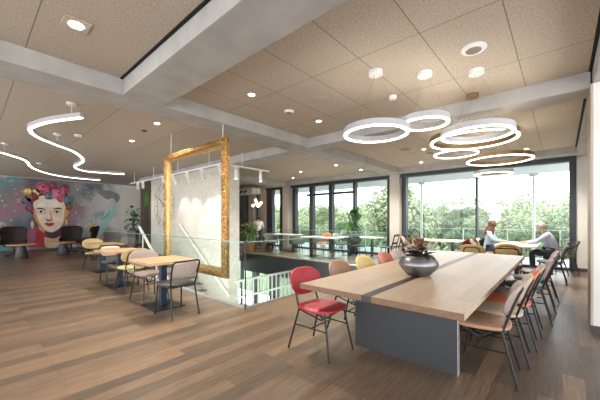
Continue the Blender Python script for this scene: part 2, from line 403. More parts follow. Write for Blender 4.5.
def tree(x, y, z, s, k, label, group=None, sz=1.):
    t = thing('tree', label, 'tree', (x, y, z), random.uniform(0, 6), group); t.scale = (s, s, s * sz)
    o = link('crown', TREE[k][0], None, t)
    tr = link('trunk', TREE[k][1], 'bark', t)
def gz(y): return -4.0 + min(8.3, max(0, y - 40) ** .9 * .2)
tree(-9.0, 20.5, -4.1, 1.15, 1, 'tall light green tree filling the middle window beside its column', sz=1.05)
tree(-12.4, 24.0, -4.1, .80, 1, 'slim tree seen through the middle window left of the potted plant')
tree(-19.0, 30.0, -4.1, .72, 0, 'low tree seen through the left part of the middle window')
tree(.2, 25, -4.1, .86, 2, 'dense tree right outside the window jamb behind the grey-haired person')
rnd = random.Random(3)
for i in range(44):
    y = rnd.uniform(25, 58); u = (rnd.uniform(-.48, .14) if i % 3 else rnd.uniform(-1.05, -.45))
    x = y * u
    s = rnd.uniform(.62, .80) * (1 + (y - 25) / 110)
    tree(x, y, gz(y) - .3, s, i % 3, 'pale green tree in the hazy treeline beyond the terrace', 'trees of the treeline beyond the terrace', .9)
b = MB()
for i in range(420):
    y = rnd.uniform(18, 105); x = rnd.uniform(-1.15, .12) * y; q_ = 1 + max(0, y - 30) / 45
    for k in range(110):
        d = Vector((rnd.gauss(0, 1), rnd.gauss(0, 1), abs(rnd.gauss(0, .8)))).normalized(); p = Vector((x, y, gz(y))) + Vector((d.x * 1.7, d.y * 1.5, d.z * 1.9)) * rnd.uniform(.6, 1) * q_
        a = Vector((rnd.gauss(0, 1), rnd.gauss(0, 1), rnd.gauss(0, 1))).normalized() * .17 * q_; c_ = a.orthogonal().normalized() * .10 * q_
        b.b.faces.new([b.b.verts.new(q) for q in (p - a, p + c_, p + a, p - c_)])
sh = part('undergrowth', b, 'tree_b', smooth=False); tag(sh, 'hazy green undergrowth covering the slope below the terrace', 'bushes', kind='stuff')
h = thing('house', 'distant white house with a pale roof among the trees', 'house', (-15, 66, -.6), .3)
part('wall', MB().box(-6, 6, -3, 3, 0, 3.4), 'white_house', h, smooth=False)
part('roof', MB().loft([[(-6.4, -3.5, 3.4), (-6.4, 3.5, 3.4), (-6.4, 0, 5.0)], [(6.4, -3.5, 3.4), (6.4, 3.5, 3.4), (6.4, 0, 5.0)]]), 'roof', h, smooth=False)
for k in range(4): part('window', MB().box(-4.6 + k * 2.5, -3.5 + k * 2.5, -3.04, -2.99, 1.1, 2.4), 'anthracite', h, smooth=False)
#SPLIT
# ------------------------------------------------------------------ glass railings round the void
def railing(label, a, b_, gap_h=1.04):
    a = Vector((*a, 0)); b_ = Vector((*b_, 0)); d = (b_ - a); ln = d.length
    r = thing('glass_railing', label, 'railing', a, math.atan2(d.y, d.x), 'glass railings round the stair void')
    part('base_channel', MB().box(0, ln, -.02, .02, .0, .035), 'steel', r, smooth=False)
    n = max(1, round(ln / 1.55)); w = ln / n
    for i in range(n):
        p = part('glass_panel', MB().box(i * w + .008, (i + 1) * w - .008, -.007, .007, .03, gap_h - .012), 'rail_glass', r, smooth=False)
        part('polished_edge', MB().box(i * w + .008, (i + 1) * w - .008, -.008, .008, gap_h - .012, gap_h), 'glass_edge', p, smooth=False)
    return r
railing('frameless glass railing along the stair void in front of the gilt frame', (VX - .02, VY0 + .03), (-10.9, VY0 + .03))
railing('frameless glass railing along the void beside the red chair', (VX + .03, VY0 + .05), (VX + .03, VY1 + .02))
railing('frameless glass railing on the far side of the void by the window tables', (VX, VY1 + .05), (-9.9, VY1 + .05))
railing('frameless glass railing closing the stair head near the mural', (-10.95, VY0 + .06), (-10.95, 3.42))
tag(part('corner_profile', MB().box(VX + .010, VX + .026, VY0 + .014, VY0 + .030, 0, 1.05), 'anthracite', smooth=False), 'slim dark corner profile of the glass railing left of the red chair', 'post')

# ------------------------------------------------------------------ stairs and handrails
st = thing('staircase', 'pale stairs going down beside the whitewashed block wall', 'stairs', (-10.0, 3.46, 0))
run, rise = .268, .178
for i in range(10):
    x = i * run; z = -(i + 1) * rise
    s_ = part('step', MB().box(x, x + run + .02, 0, 1.73, z - .16, z - .03), 'concrete', st, smooth=False)
    part('tread', MB().box(x - .01, x + run + .02, 0, 1.735, z - .03, z), 'floor', s_, smooth=False)
part('landing', MB().box(10 * run, 10 * run + 1.4, 0, 3.6, -2.1, -1.95), 'concrete', st, smooth=False)
part('stringer', MB().loft([[(-.02, -.06, -.02), (10 * run, -.06, -1.80), (10 * run, -.06, -2.10), (-.02, -.06, -.32)], [(-.02, -.01, -.02), (10 * run, -.01, -1.80), (10 * run, -.01, -2.10), (-.02, -.01, -.32)]]), 'plaster', st, smooth=False)
h = thing('wall_handrail', 'white handrail fixed to the block wall, sloping down with the stairs', 'handrail', (0, 0, 0))
part('rail', MB().tube([(-10.35, 5.12, 1.22), (-10.15, 5.12, 1.08), (-7.55, 5.12, -.70), (-7.3, 5.12, -.86)], .028, 10), 'white_metal', h)
for k in range(4):
    x = -9.9 + k * .75; z = 1.08 - (x + 10.15) * .685
    part('bracket', MB().tube([(x, 5.12, z), (x, 5.12, z - .06), (x, 5.205, z - .06)], .011, 6), 'white_metal', h)
h = thing('stair_handrail', 'thick white handrail on the near side of the stairs, left of the gilt frame', 'handrail', (0, 0, 0))
part('rail', MB().tube([(-9.62, 3.5, 1.169), (-9.55, 3.5, 1.12), (-7.5, 3.5, -.32)], .038, 10), 'white_metal', h)
for x in (-9.35, -8.4, -7.6):
    zt = 1.12 - (x + 9.55) * .70
    part('post', MB().tube([(x, 3.5, zt), (x, 3.5, zt - 1.02)], .018, 8), 'white_metal', h)
lo = thing('lower_balustrade', 'pale balustrade of upright bars on the floor below, seen through the railing', 'balustrade', (-6.9, 5.0, -1.95))
part('top_rail', MB().box(-.03, .03, 0, 4.6, 1.56, 1.62), 'steel', lo, smooth=False)
part('bottom_rail', MB().box(-.03, .03, 0, 4.6, 1.10, 1.15), 'steel', lo, smooth=False)
for k in range(24): part('baluster', MB().box(-.018, .018, .1 + k * .19, .14 + k * .19, 0, 1.56), 'steel', lo, smooth=False)
part('landing_edge', MB().box(-.1, .1, 0, 4.6, -.16, 0), 'concrete', lo, smooth=False)

# ------------------------------------------------------------------ gilt frame on wires
FX0, FX1, FZ0, FZ1, FY = -6.60, -4.27, .38, 2.80, 2.915
fr = thing('gilt_picture_frame', 'huge empty gilt picture frame hanging on wires over the stair void', 'picture frame', ((FX0 + FX1) / 2, FY, FZ0))
prof = [(0, .085), (0, .02), (.02, .0), (.055, -.022), (.095, -.018), (.112, .004), (.12, .012), (.158, .036), (.165, .085)]
cx, cz = (FX1 - FX0) / 2, FZ1 - FZ0
def side(fn, length, along):
    mb = MB(); mb.loft([[fn(a, y, 0) for a, y in prof[:6] + [(.112, .085)]], [fn(a, y, 1) for a, y in prof[:6] + [(.112, .085)]]])
    m = int(length / .075)
    for k in range(m):
        t = (k + .5) / m
        for a, sc in ((.03, .03), (.072, .036), (.102, .017)):
            p = fn(a, -.012 if a < .1 else -.006, 0); q = fn(a, -.012 if a < .1 else -.006, 1)
            c_ = Vector(p).lerp(Vector(q), t + (.25 / m if a == .072 else 0)); w = sc * random.uniform(.8, 1.2)
            mb.ball(c_, w if along == 'x' else w * .65, .017, w * .65 if along == 'x' else w, 1, .12)
    o = part('moulding', mb, 'gilt', fr)
    mb = MB(); mb.loft([[fn(a, y, 0) for a, y in [(.113, .085), (.113, .006)] + prof[6:]], [fn(a, y, 1) for a, y in [(.113, .085), (.113, .006)] + prof[6:]]])
    part('inner_bevel', mb, 'gilt_plain', o)
side(lambda a, y, t: (-cx + a if t == 0 else cx - a, y, cz - a), 2 * cx, 'x')
side(lambda a, y, t: (-cx + a if t == 0 else cx - a, y, a), 2 * cx, 'x')
side(lambda a, y, t: (-cx + a, y, a if t == 0 else cz - a), cz, 'z')
side(lambda a, y, t: (cx - a, y, a if t == 0 else cz - a), cz, 'z')
for x in (-cx + .25, cx - .13): part('hanging_wire', MB().tube([(x, .04, cz - .01), (x, .04, ZC - FZ0)], .006, 6), 'white_metal', fr)

# ------------------------------------------------------------------ track lights
tr = thing('spotlight_track', 'white track rail with a bend hanging above the stair wall', 'track', (0, 0, 2.84))
part('rail', MB().box(-13.0, -6.6, 4.38, 4.42, -.02, .02), 'white_metal', tr, smooth=False)
part('rail', MB().box(-6.62, -6.58, 4.42, 6.05, -.02, .02), 'white_metal', tr, smooth=False)
for x, y in ((-12.6, 4.4), (-10.8, 4.4), (-9.0, 4.4), (-7.2, 4.4), (-6.6, 5.05)): part('suspension', MB().tube([(x, y, .02), (x, y, (ZB if y > 5.2 else ZC) - 2.84)], .008, 6), 'white_metal', tr)
def spot(x, y, z, tilt, rz, label, power=0, aim=None):
    t = thing('track_spotlight', label, 'spotlight', (x, y, z), rz, 'spotlights on the stair track')
    part('adapter', MB().box(-.05, .05, -.02, .02, -.05, 0).tube([(0, 0, -.05), (0, 0, -.09)], .012, 8), 'white_metal', t, smooth=False)
    M = Matrix.Rotation(tilt, 3, 'X')
    mb = MB(); mb.lathe([(0, -.02), (.045, -.015), (.048, -.01), (.048, -.25), (.040, -.25), (.040, -.23), (0, -.23)], n=20)
    for v in mb.b.verts: v.co = M @ v.co + Vector((0, 0, -.07))
    can = part('lamp_can', mb, 'white_metal', t)
    mb = MB(); mb.lathe([(0, -.245), (.039, -.245), (.039, -.235), (0, -.235)], n=20)
    for v in mb.b.verts: v.co = M @ v.co + Vector((0, 0, -.07))
    part('lens', mb, 'led_soft', can)
    if power:
        l = bpy.data.lights.new('spot_beam', 'SPOT'); l.energy = power; l.spot_size = math.radians(62); l.spot_blend = .6; l.color = (1, .89, .74); l.shadow_soft_size = .03
        o = bpy.data.objects.new('spot_beam', l); COL.objects.link(o); o.parent = t
        o.location = M @ Vector((0, 0, -.262)) + Vector((0, 0, -.07)); o.rotation_euler = M.to_euler()
SL = ['nearest the mural', 'second from the mural, beside it', 'left of the gilt frame post', 'just inside the frame on the left', 'in the left half of the frame opening', 'tilted, in the right half of the frame opening', 'beside the right frame post at the bend']
for i, (x, tl, rz, pw) in enumerate(((-12.25, .9, 1.2, 0), (-11.75, .9, 1.2, 60), (-10.1, .6, 0, 70), (-9.35, .55, 0, 80), (-8.45, .5, 0, 90), (-7.6, .62, .5, 90), (-6.72, .5, .2, 80))):
    spot(x, 4.4, 2.82, tl, rz, 'white track spotlight %s' % SL[i], pw * .42)
spot(-6.6, 4.85, 2.82, .0, 0, 'white track spotlight just right of the frame post', 20)
spot(-6.6, 5.72, 2.82, .0, 0, 'white track spotlight at the free end of the track', 14)

# ------------------------------------------------------------------ wall clock, green panel
ck = thing('wall_clock', 'large wire circle clock on the block wall behind the frame post', 'clock', (-11.75, 5.19, 1.95))
for nm, r_ in (('outer_ring', .86), ('inner_ring', .62)): part(nm, MB().tube([(r_ * math.cos(t * PI / 24), -.02, r_ * math.sin(t * PI / 24)) for t in range(48)], .006, 6, True), 'grey', ck)
for k in range(12):
    a = k * PI / 6; ca, sa = math.cos(a), math.sin(a)
    part('hour_mark', MB().tube([(.66 * ca, -.02, .66 * sa), (.82 * ca, -.02, .82 * sa)], .014 if k % 3 == 0 else .008, 6), 'charcoal', ck)
part('hub', MB().ball((0, -.025, 0), .05, .02, .05), 'charcoal', ck)
for a, l in ((.7, .36), (2.5, .52)): part('hand', MB().tube([(-.1 * math.cos(a), -.028, -.1 * math.sin(a)), (l * math.cos(a), -.028, l * math.sin(a))], .013, 6), 'charcoal', ck)
mo = MB().lathe([(0, 0), (.34, 0), (.36, .03), (.30, .07), (0, .08)], n=32)
for v in mo.b.verts: v.co = Vector((v.co.x, -v.co.z, v.co.y))
ms = part('moss_picture', mo, 'moss'); ms.location = (-13.38, 5.155, 2.3); tag(ms, 'round green moss picture on the dark wall end', 'moss picture')
def foliage(mb, n, r0, h0, ln, wd, rnd, droop=.35, elev=(.3, 1.3)):
    for i in range(n):
        a = rnd.uniform(0, 2 * PI); e_ = rnd.uniform(*elev); l = ln * rnd.uniform(.6, 1.1); z = h0 * rnd.random()
        b_ = Vector((math.cos(a) * r0 * .4, math.sin(a) * r0 * .4, z)); d = Vector((math.cos(a) * math.cos(e_), math.sin(a) * math.cos(e_), math.sin(e_)))
        mb.leaf(b_ + d * r0, b_ + d * (r0 + l), wd * rnd.uniform(.7, 1.2), droop)
    return mb
def bush(mb, n, c_, R, ln, wd, rnd):
    for i in range(n):
        d = Vector((rnd.gauss(0, 1), rnd.gauss(0, 1), rnd.gauss(0, 1))).normalized(); k = rnd.random() ** .4
        q = Vector((c_[0] + d.x * R[0] * k, c_[1] + d.y * R[1] * k, c_[2] + d.z * R[2] * k))
        e_ = (d + Vector((rnd.gauss(0, .5), rnd.gauss(0, .5), rnd.gauss(0, .5) - .1))).normalized(); l = ln * rnd.uniform(.7, 1.2)
        mb.leaf(q, q + e_ * l, wd * rnd.uniform(.7, 1.2), .25, .2, 4)
    return mb
rnd = random.Random(5)
pl = thing('potted_plant', 'leafy green plant in a tall dark planter by the dark wall end', 'plant', (-13.35, 4.62, 0))
part('planter', MB().lathe([(0, 0), (.17, 0), (.24, .95), (.21, .95), (.20, .88), (0, .88)], n=4), 'charcoal', pl, smooth=False)
part('foliage', bush(bush(MB(), 34, (0, 0, 1.55), (.16, .16, .5), .26, .075, rnd), 12, (-.08, 0, 1.1), (.16, .14, .2), .26, .07, rnd), 'leaf', pl)
part('stem', MB().tube([(0, 0, .86), (.02, 0, 1.3), (0, .02, 1.75)], .02, 6), 'bark', pl)

# ------------------------------------------------------------------ mural
WM = mat('mural ground paint', (.36, .35, .36), .85)
t, N, L, P = nt(WM)
tc = N.new('ShaderNodeTexCoord'); sx = N.new('ShaderNodeSeparateXYZ'); L.new(tc.outputs['Object'], sx.inputs[0])
mr = N.new('ShaderNodeMapRange'); mr.inputs['From Min'].default_value = 3.2; mr.inputs['From Max'].default_value = 5.2; L.new(sx.outputs['Y'], mr.inputs['Value'])
cr = N.new('ShaderNodeMix'); cr.data_type = 'RGBA'; cr.inputs[6].default_value = (.19, .185, .20, 1); cr.inputs[7].default_value = (.74, .71, .67, 1); L.new(mr.outputs[0], cr.inputs['Factor'])
last = cr.outputs[2]
for sc, lo_, hi, c_, off in ((.55, .52, .68, (.045, .085, .15), 0), (.7, .53, .64, (.31, .15, .20), 9), (.8, .56, .68, (.12, .29, .31), 21), (1.6, .60, .70, (.62, .60, .60), 33), (.6, .56, .70, (.08, .075, .085), 47)):
    nz = N.new('ShaderNodeTexNoise'); nz.inputs['Scale'].default_value = sc; nz.inputs['Detail'].default_value = 5
    mp = N.new('ShaderNodeMapping'); mp.inputs['Location'].default_value = (off, off, off); L.new(tc.outputs['Object'], mp.inputs[0]); L.new(mp.outputs[0], nz.inputs['Vector'])
    m2 = N.new('ShaderNodeMapRange'); m2.inputs['From Min'].default_value = lo_; m2.inputs['From Max'].default_value = hi; m2.inputs['To Max'].default_value = 1; L.new(nz.outputs['Fac'], m2.inputs['Value'])
    # splashes fade out towards the bare right end of the wall
    m3 = N.new('ShaderNodeMapRange'); m3.inputs['From Min'].default_value = 4.6; m3.inputs['From Max'].default_value = 5.6; m3.inputs['To Min'].default_value = 1; m3.inputs['To Max'].default_value = 0; L.new(sx.outputs['Y'], m3.inputs['Value'])
    mu_ = N.new('ShaderNodeMath'); mu_.operation = 'MULTIPLY'; L.new(m2.outputs[0], mu_.inputs[0]); L.new(m3.outputs[0], mu_.inputs[1])
    mx = N.new('ShaderNodeMix'); mx.data_type = 'RGBA'; L.new(mu_.outputs[0], mx.inputs['Factor']); L.new(last, mx.inputs[6]); mx.inputs[7].default_value = (*c_, 1); last = mx.outputs[2]
L.new(last, P.inputs['Base Color'])
mr_ = thing('wall_mural', 'colourful painted portrait of a woman with a flower crown on the left wall', 'mural', (WX + .001, 0, 0))
bg = MB().box(0, .004, -1.5, 6.9, .02, ZC - .02)
link('painted_ground', bg.mesh('painted_ground', False), WM, mr_)
def mp_(zx, zy): return (1.515 + zx * .0061, 3.30 - zy * .00772)
PM = {}
def paint(c_, name, pts, layer, blob=False, var=.12, sc=3):
    k = tuple(c_)
    if k not in PM: PM[k] = mat('mural paint %d' % len(PM), c_, .85, var=var, scale=sc)
    P_ = [Vector((.004 + .002 * layer, *mp_(*p))) for p in pts]
    if blob: P_ = smoothpath(P_ + [P_[0]], 5)[:-1]
    o = link(name, MB().poly(P_, .002, (1, 0, 0)).mesh(name, False), PM[k], mr_)
    return o
def ell(cx_, cy_, rx, ry, n=18, wob=0.): return [(cx_ + rx * (1 + random.uniform(-wob, wob)) * math.cos(i * 2 * PI / n), cy_ + ry * (1 + random.uniform(-wob, wob)) * math.sin(i * 2 * PI / n)) for i in range(n)]
paint((.10, .28, .28), 'teal_splash', [(-110, 300), (-60, 290), (-30, 340), (-20, 390), (-60, 410), (-120, 410)], 1, True)
paint((.30, .10, .16), 'pink_splash', [(20, 330), (80, 290), (120, 330), (180, 400), (90, 410), (40, 400)], 1, True)
paint((.36, .60, .57), 'mint_splash', [(470, 330), (500, 270), (560, 210), (610, 130), (600, 210), (560, 270), (510, 340)], 1, True)
paint((.45, .62, .60), 'mint_splash', [(500, 250), (560, 150), (590, 120), (560, 190)], 2, True)
paint((.24, .24, .25), 'charcoal_splash', [(470, 60), (560, 50), (640, 80), (620, 130), (590, 100), (540, 110)], 1, True)
paint((.50, .40, .12), 'ochre_splash', [(405, 290), (470, 265), (440, 300), (400, 310)], 1, True)
paint((.045, .035, .035), 'hair', [(60, 200), (48, 150), (62, 100), (100, 70), (170, 55), (240, 65), (285, 105), (292, 160), (280, 215), (262, 160), (225, 105), (110, 108), (82, 150), (76, 215)], 1, True)
paint((.50, .33, .20), 'neck', [(108, 285), (232, 285), (242, 400), (110, 400)], 2)
paint((.36, .04, .05), 'dress', [(60, 405), (92, 355), (96, 300), (150, 330), (190, 355), (235, 320), (250, 345), (290, 405)], 3, True)
paint((.60, .44, .28), 'throat', [(140, 350), (190, 358), (230, 350), (225, 408), (150, 408)], 4, True)
paint((.08, .04, .06), 'neck_shadow', [(140, 312), (190, 322), (238, 292), (240, 330), (200, 360), (155, 345)], 5, True)
paint((.74, .60, .47), 'face', [(78, 200), (78, 150), (100, 116), (160, 102), (228, 112), (258, 145), (268, 195), (260, 245), (238, 288), (205, 314), (172, 320), (140, 306), (106, 272), (86, 240)], 6, True)
paint((.62, .22, .08), 'cheek_shade', [(78, 200), (86, 185), (98, 225), (112, 262), (140, 302), (170, 320), (138, 307), (104, 272), (86, 242)], 7, True)
paint((.66, .30, .10), 'cheek_shade', [(262, 170), (290, 165), (282, 215), (262, 240), (252, 262), (256, 215)], 7, True)
paint((.82, .72, .60), 'brow_light', [(105, 150), (160, 125), (225, 140), (245, 165), (170, 172), (110, 170)], 7, True)
paint((.62, .44, .33), 'eye_socket', [(95, 202), (120, 190), (148, 198), (142, 212), (110, 214)], 8, True)
paint((.62, .44, .33), 'eye_socket', [(186, 196), (215, 186), (242, 196), (236, 210), (198, 210)], 8, True)
for x in (121, 213):
    paint((.86, .80, .72), 'eye', [(x - 19, 202), (x, 195), (x + 19, 201), (x, 208)], 9, True); paint((.03, .02, .02), 'iris', ell(x, 201, 8, 6), 10)
    paint((.03, .02, .02), 'lash_line', [(x - 22, 201), (x, 193), (x + 22, 199), (x, 196)], 10, True)
paint((.025, .02, .02), 'eyebrow', [(88, 190), (106, 178), (132, 180), (150, 189), (130, 187), (108, 185)], 9, True)
paint((.025, .02, .02), 'eyebrow', [(184, 187), (206, 176), (234, 176), (246, 186), (232, 183), (208, 183)], 9, True)
paint((.50, .27, .18), 'nose_shade', [(168, 195), (176, 196), (184, 232), (190, 246), (176, 252), (158, 252), (146, 246), (150, 238), (164, 244), (176, 236)], 8, True)
paint((.08, .04, .03), 'nostril', [(146, 245), (158, 250), (176, 252), (190, 245), (176, 256), (158, 256)], 9, True)
paint((.42, .05, .06), 'lips', [(138, 270), (156, 264), (168, 268), (180, 263), (200, 270), (182, 284), (164, 286)], 8, True)
paint((.15, .02, .03), 'mouth_line', [(138, 270), (168, 272), (200, 270), (168, 276)], 9)
paint((.70, .50, .12), 'earring', ell(73, 275, 9, 22), 6); paint((.70, .50, .12), 'earring', ell(270, 262, 8, 20), 6)
for i, (x, y, r_, c_) in enumerate(((130, 55, 40, (.42, .09, .15)), (70, 110, 32, (.26, .05, .06)), (222, 85, 38, (.44, .12, .19)), (190, 40, 26, (.20, .05, .08)), (262, 52, 30, (.30, .06, .09)), (45, 82, 20, (.62, .50, .14)), (92, 82, 20, (.66, .52, .16)), (40, 135, 26, (.10, .12, .17)), (285, 120, 30, (.10, .16, .16)), (168, 100, 26, (.10, .17, .19)), (60, 175, 22, (.18, .06, .08)), (290, 165, 20, (.20, .09, .05)), (238, 120, 20, (.40, .10, .15)))):
    paint(c_, 'flower', ell(x, y + 6, r_ * 1.08, r_ * .95, 18, .16), 11 + i % 3, True, .6, 5)
    paint(tuple(min(1, q * 1.35 + .03) for q in c_), 'flower_petal', ell(x - r_ * .2, y + r_ * .1, r_ * .55, r_ * .4, 10, .2), 14, True, .3, 5)
    paint(tuple(q * .4 for q in c_), 'flower_heart', ell(x + r_ * .1, y, r_ * .2, r_ * .18, 8, .2), 15, True)
for i in range(34):
    x = random.choice((random.uniform(-110, 20), random.uniform(300, 470))); y = random.uniform(20, 300); r_ = random.uniform(2, 5)
    paint(((.72, .58, .18), (.80, .78, .72))[i % 2], 'paint_dot', ell(x, y, r_, r_ * .8, 8), 2)

# ------------------------------------------------------------------ ceiling fittings
def downlight(x, y, label, sq=False, power=215, lit=True):
    t = thing('ceiling_downlight', label, 'ceiling light', (x, y, ZC), 0, 'recessed downlights')
    if sq: part('trim_ring', MB().box(-.105, .105, -.105, .105, -.012, 0), 'ceiling', t, .003, False)
    else: part('trim_ring', MB().lathe([(.045, 0), (.062, 0), (.062, -.008), (.045, -.008)], n=24), 'white_metal', t)
    r_ = .06 if sq else .045
    part('lens', MB().lathe([(0, -.010), (r_, -.010), (r_, -.016 if sq else -.002), (0, -.016 if sq else -.002)], n=24), 'led_soft', t)
    if power:
        l = bpy.data.lights.new('downlight_beam', 'SPOT'); l.energy = power; l.spot_size = math.radians(125); l.spot_blend = .9; l.color = (1, .90, .76); l.shadow_soft_size = .05
        o = bpy.data.objects.new('downlight_beam', l); COL.objects.link(o); o.parent = t; o.location = (0, 0, -.03)
downlight(-3.47, .7, 'square-rimmed downlight in the near ceiling bay, top left', True)
for x, y, lb in ((-3.46, 2.82, 'downlight right of the frame wire, beyond the near cross beam'), (-3.44, 4.42, 'downlight left of the largest white ring lamp, before the middle beam'),
                 (-5.85, 2.45, 'downlight in the left ceiling near the long beam'), (-7.6, 2.6, 'downlight left of the gilt frame beyond the first'), (-5.75, 8.35, 'downlight above the potted plant, nearer the beam'), (-5.6, 9.75, 'downlight right above the middle window'),
                 (-3.41, 9.75, 'downlight above the beige window column, by the back beam'), (-2.72, 8.0, 'downlight left of the gold ring lamps in the far bay'), (-.7, 9.75, 'downlight right of the ring lamps at the far right'),
                 (-7.57, 8.6, 'downlight over the window tables, left of the plant'), (-8.9, 9.6, 'downlight over the grey armchairs')):
    downlight(x, y, lb, power=(400 if x > -4.5 else 240) if y > 7 else 215)
def disc(name, label, cat, x, y, r_, h_, m, inner=None):
    t = thing(name, label, cat, (x, y, ZC))
    part('housing', MB().lathe([(0, 0), (r_, 0), (r_, -h_ * .5), (r_ * .86, -h_), (0, -h_)], n=32), m, t)
    if inner: part('grille', MB().lathe([(0, -h_), (r_ * .62, -h_), (r_ * .55, -h_ - .006), (0, -h_ - .006)], n=24), inner, t)
disc('ceiling_speaker', 'round flush beige ceiling speaker between the downlights', 'speaker', -2.78, 3.65, .15, .008, 'ceiling')
disc('smoke_detector', 'round ceiling detector left of the flush speaker', 'detector', -3.51, 3.68, .085, .035, 'white_metal', 'dark_screen')
disc('smoke_detector', 'small white ceiling detector right of the flush speaker', 'detector', -1.91, 4.27, .055, .05, 'white_metal')
disc('ceiling_speaker', 'round ceiling speaker with dark grille above the ring lamps', 'speaker', -.72, 3.66, .125, .03, 'white_metal', 'dark_screen')
disc('smoke_detector', 'small dark ceiling sensor left of the frame wire', 'detector', -6.54, 2.47, .05, .02, 'charcoal')
disc('smoke_detector', 'white ceiling detector between the wavy lamps', 'detector', -7.97, 1.64, .07, .04, 'white_metal')
disc('ceiling_grille', 'flat ceiling air grille between the white ring lamps and the far window', 'grille', -3.1, 7.7, .13, .008, 'dark_screen')
disc('ceiling_grille', 'flat ceiling air grille nearer the middle of the far bay', 'grille', -2.75, 8.6, .13, .008, 'dark_screen')

# ring lamps
def ringlamp(x, y, z, R, col, label, can=None):
    t = thing('ring_pendant_lamp', label, 'pendant lamp', (x, y, z), 0, 'ring lamps over the long table')
    n = 72; w = .038
    def ring(sec): return [[((R + a) * math.cos(k * 2 * PI / n), (R + a) * math.sin(k * 2 * PI / n), b_) for a, b_ in sec] for k in range(n)]
    bd = part('ring_body', MB().loft(ring([(0, 0), (.004, .002), (.004, .068), (.002, .07), (-.005, .07), (-.005, .038), (-w + .005, .038), (-w + .005, .07), (-w, .07), (-w, .0)]), True), 'lamp_body' if col == 'white_metal' else col, t)
    part('light_band', MB().loft(ring([(0, -.014), (0, 0), (-w, 0), (-w, -.014)]), True), 'led_ring', t)
    part('uplight_band', MB().loft(ring([(-.007, .038), (-.031, .038), (-.031, .043), (-.007, .043)]), True), 'led_up', t)
    zc_ = ZC - z
    part('canopy', MB().lathe([(0, zc_), (.085, zc_), (.09, zc_ - .01), (.085, zc_ - .055), (0, zc_ - .06)], n=28), col, t)
    for k in range(3):
        a = .5 + k * 2 * PI / 3
        part('wire', MB().tube([(.03 * math.cos(a), .03 * math.sin(a), zc_ - .055), ((R - .006) * math.cos(a), (R - .006) * math.sin(a), .068)], .0011, 5), 'grey', t)
RG = [(-1.75, 3.41, 2.46, .395, 'white_metal', 'white ring lamp hanging furthest left'), (-1.30, 3.85, 2.60, .285, 'white_metal', 'small white ring lamp second from the left, below its white canopy'),
      (-.80, 4.22, 2.445, .40, 'white_metal', 'white ring lamp overlapping the big gold ring from above'), (-1.0, 5.0, 2.565, .575, 'gold_metal', 'large gold rimmed ring lamp under the white rings'),
      (-1.58, 6.45, 2.69, .40, 'white_metal', 'thin ring lamp in the far bay, left of the gold ones'), (-.92, 6.85, 2.54, .55, 'gold_metal', 'gold rimmed ring lamp furthest right over the table end'),
      (-1.12, 7.6, 2.38, .36, 'white_metal', 'lowest and farthest small ring lamp in front of the window')]
for a in RG: ringlamp(*a)

# wavy lamps
def wave(pts, label, zb, ends):
    P_ = smoothpath([(x, y, 0) for x, y in pts], 8)
    t = thing('wavy_ceiling_lamp', label, 'ceiling lamp', (0, 0, zb), 0, 'wavy light lines')
    part('profile', MB().sweep(P_, [(-.035, .012), (.035, .012), (.035, .085), (-.035, .085)]), 'lamp_body', t)
    part('light_band', MB().sweep(P_, [(-.025, .002), (.025, .002), (.025, .0125), (-.025, .0125)]), 'led', t)
    for i in ends:
        p = P_[i]
        part('wire', MB().tube([(p.x, p.y, .085), (p.x, p.y, ZC - zb - .03)], .004, 5), 'white_metal', t)
        part('canopy', MB().lathe([(0, 0), (.07, 0), (.07, -.03), (0, -.035)], (p.x, p.y, ZC - zb), 20), 'white_metal', t)
wave([(-5.68, 1.22), (-6.34, 0.92), (-6.95, 0.77), (-7.24, 0.78), (-7.67, 0.93), (-8.21, 1.32), (-8.61, 1.66), (-9.26, 1.97), (-9.85, 2.14), (-10.45, 2.18), (-10.95, 2.17), (-11.52, 2.36), (-11.87, 2.7), (-11.8, 3.18), (-11.61, 3.73)], 'wavy white light line with a tight bend, starting near the beam', 2.99, (3, 40, 90))
wave([(-9.97, 0.07), (-10.1, 0.55), (-10.47, 0.82), (-10.81, 1.02), (-11.28, 1.16), (-11.85, 1.26), (-12.64, 1.5), (-13.5, 1.97), (-14.04, 2.64), (-14.12, 3.64)], 'wavy white light line running in from the left picture edge', 2.99, (10, 50))
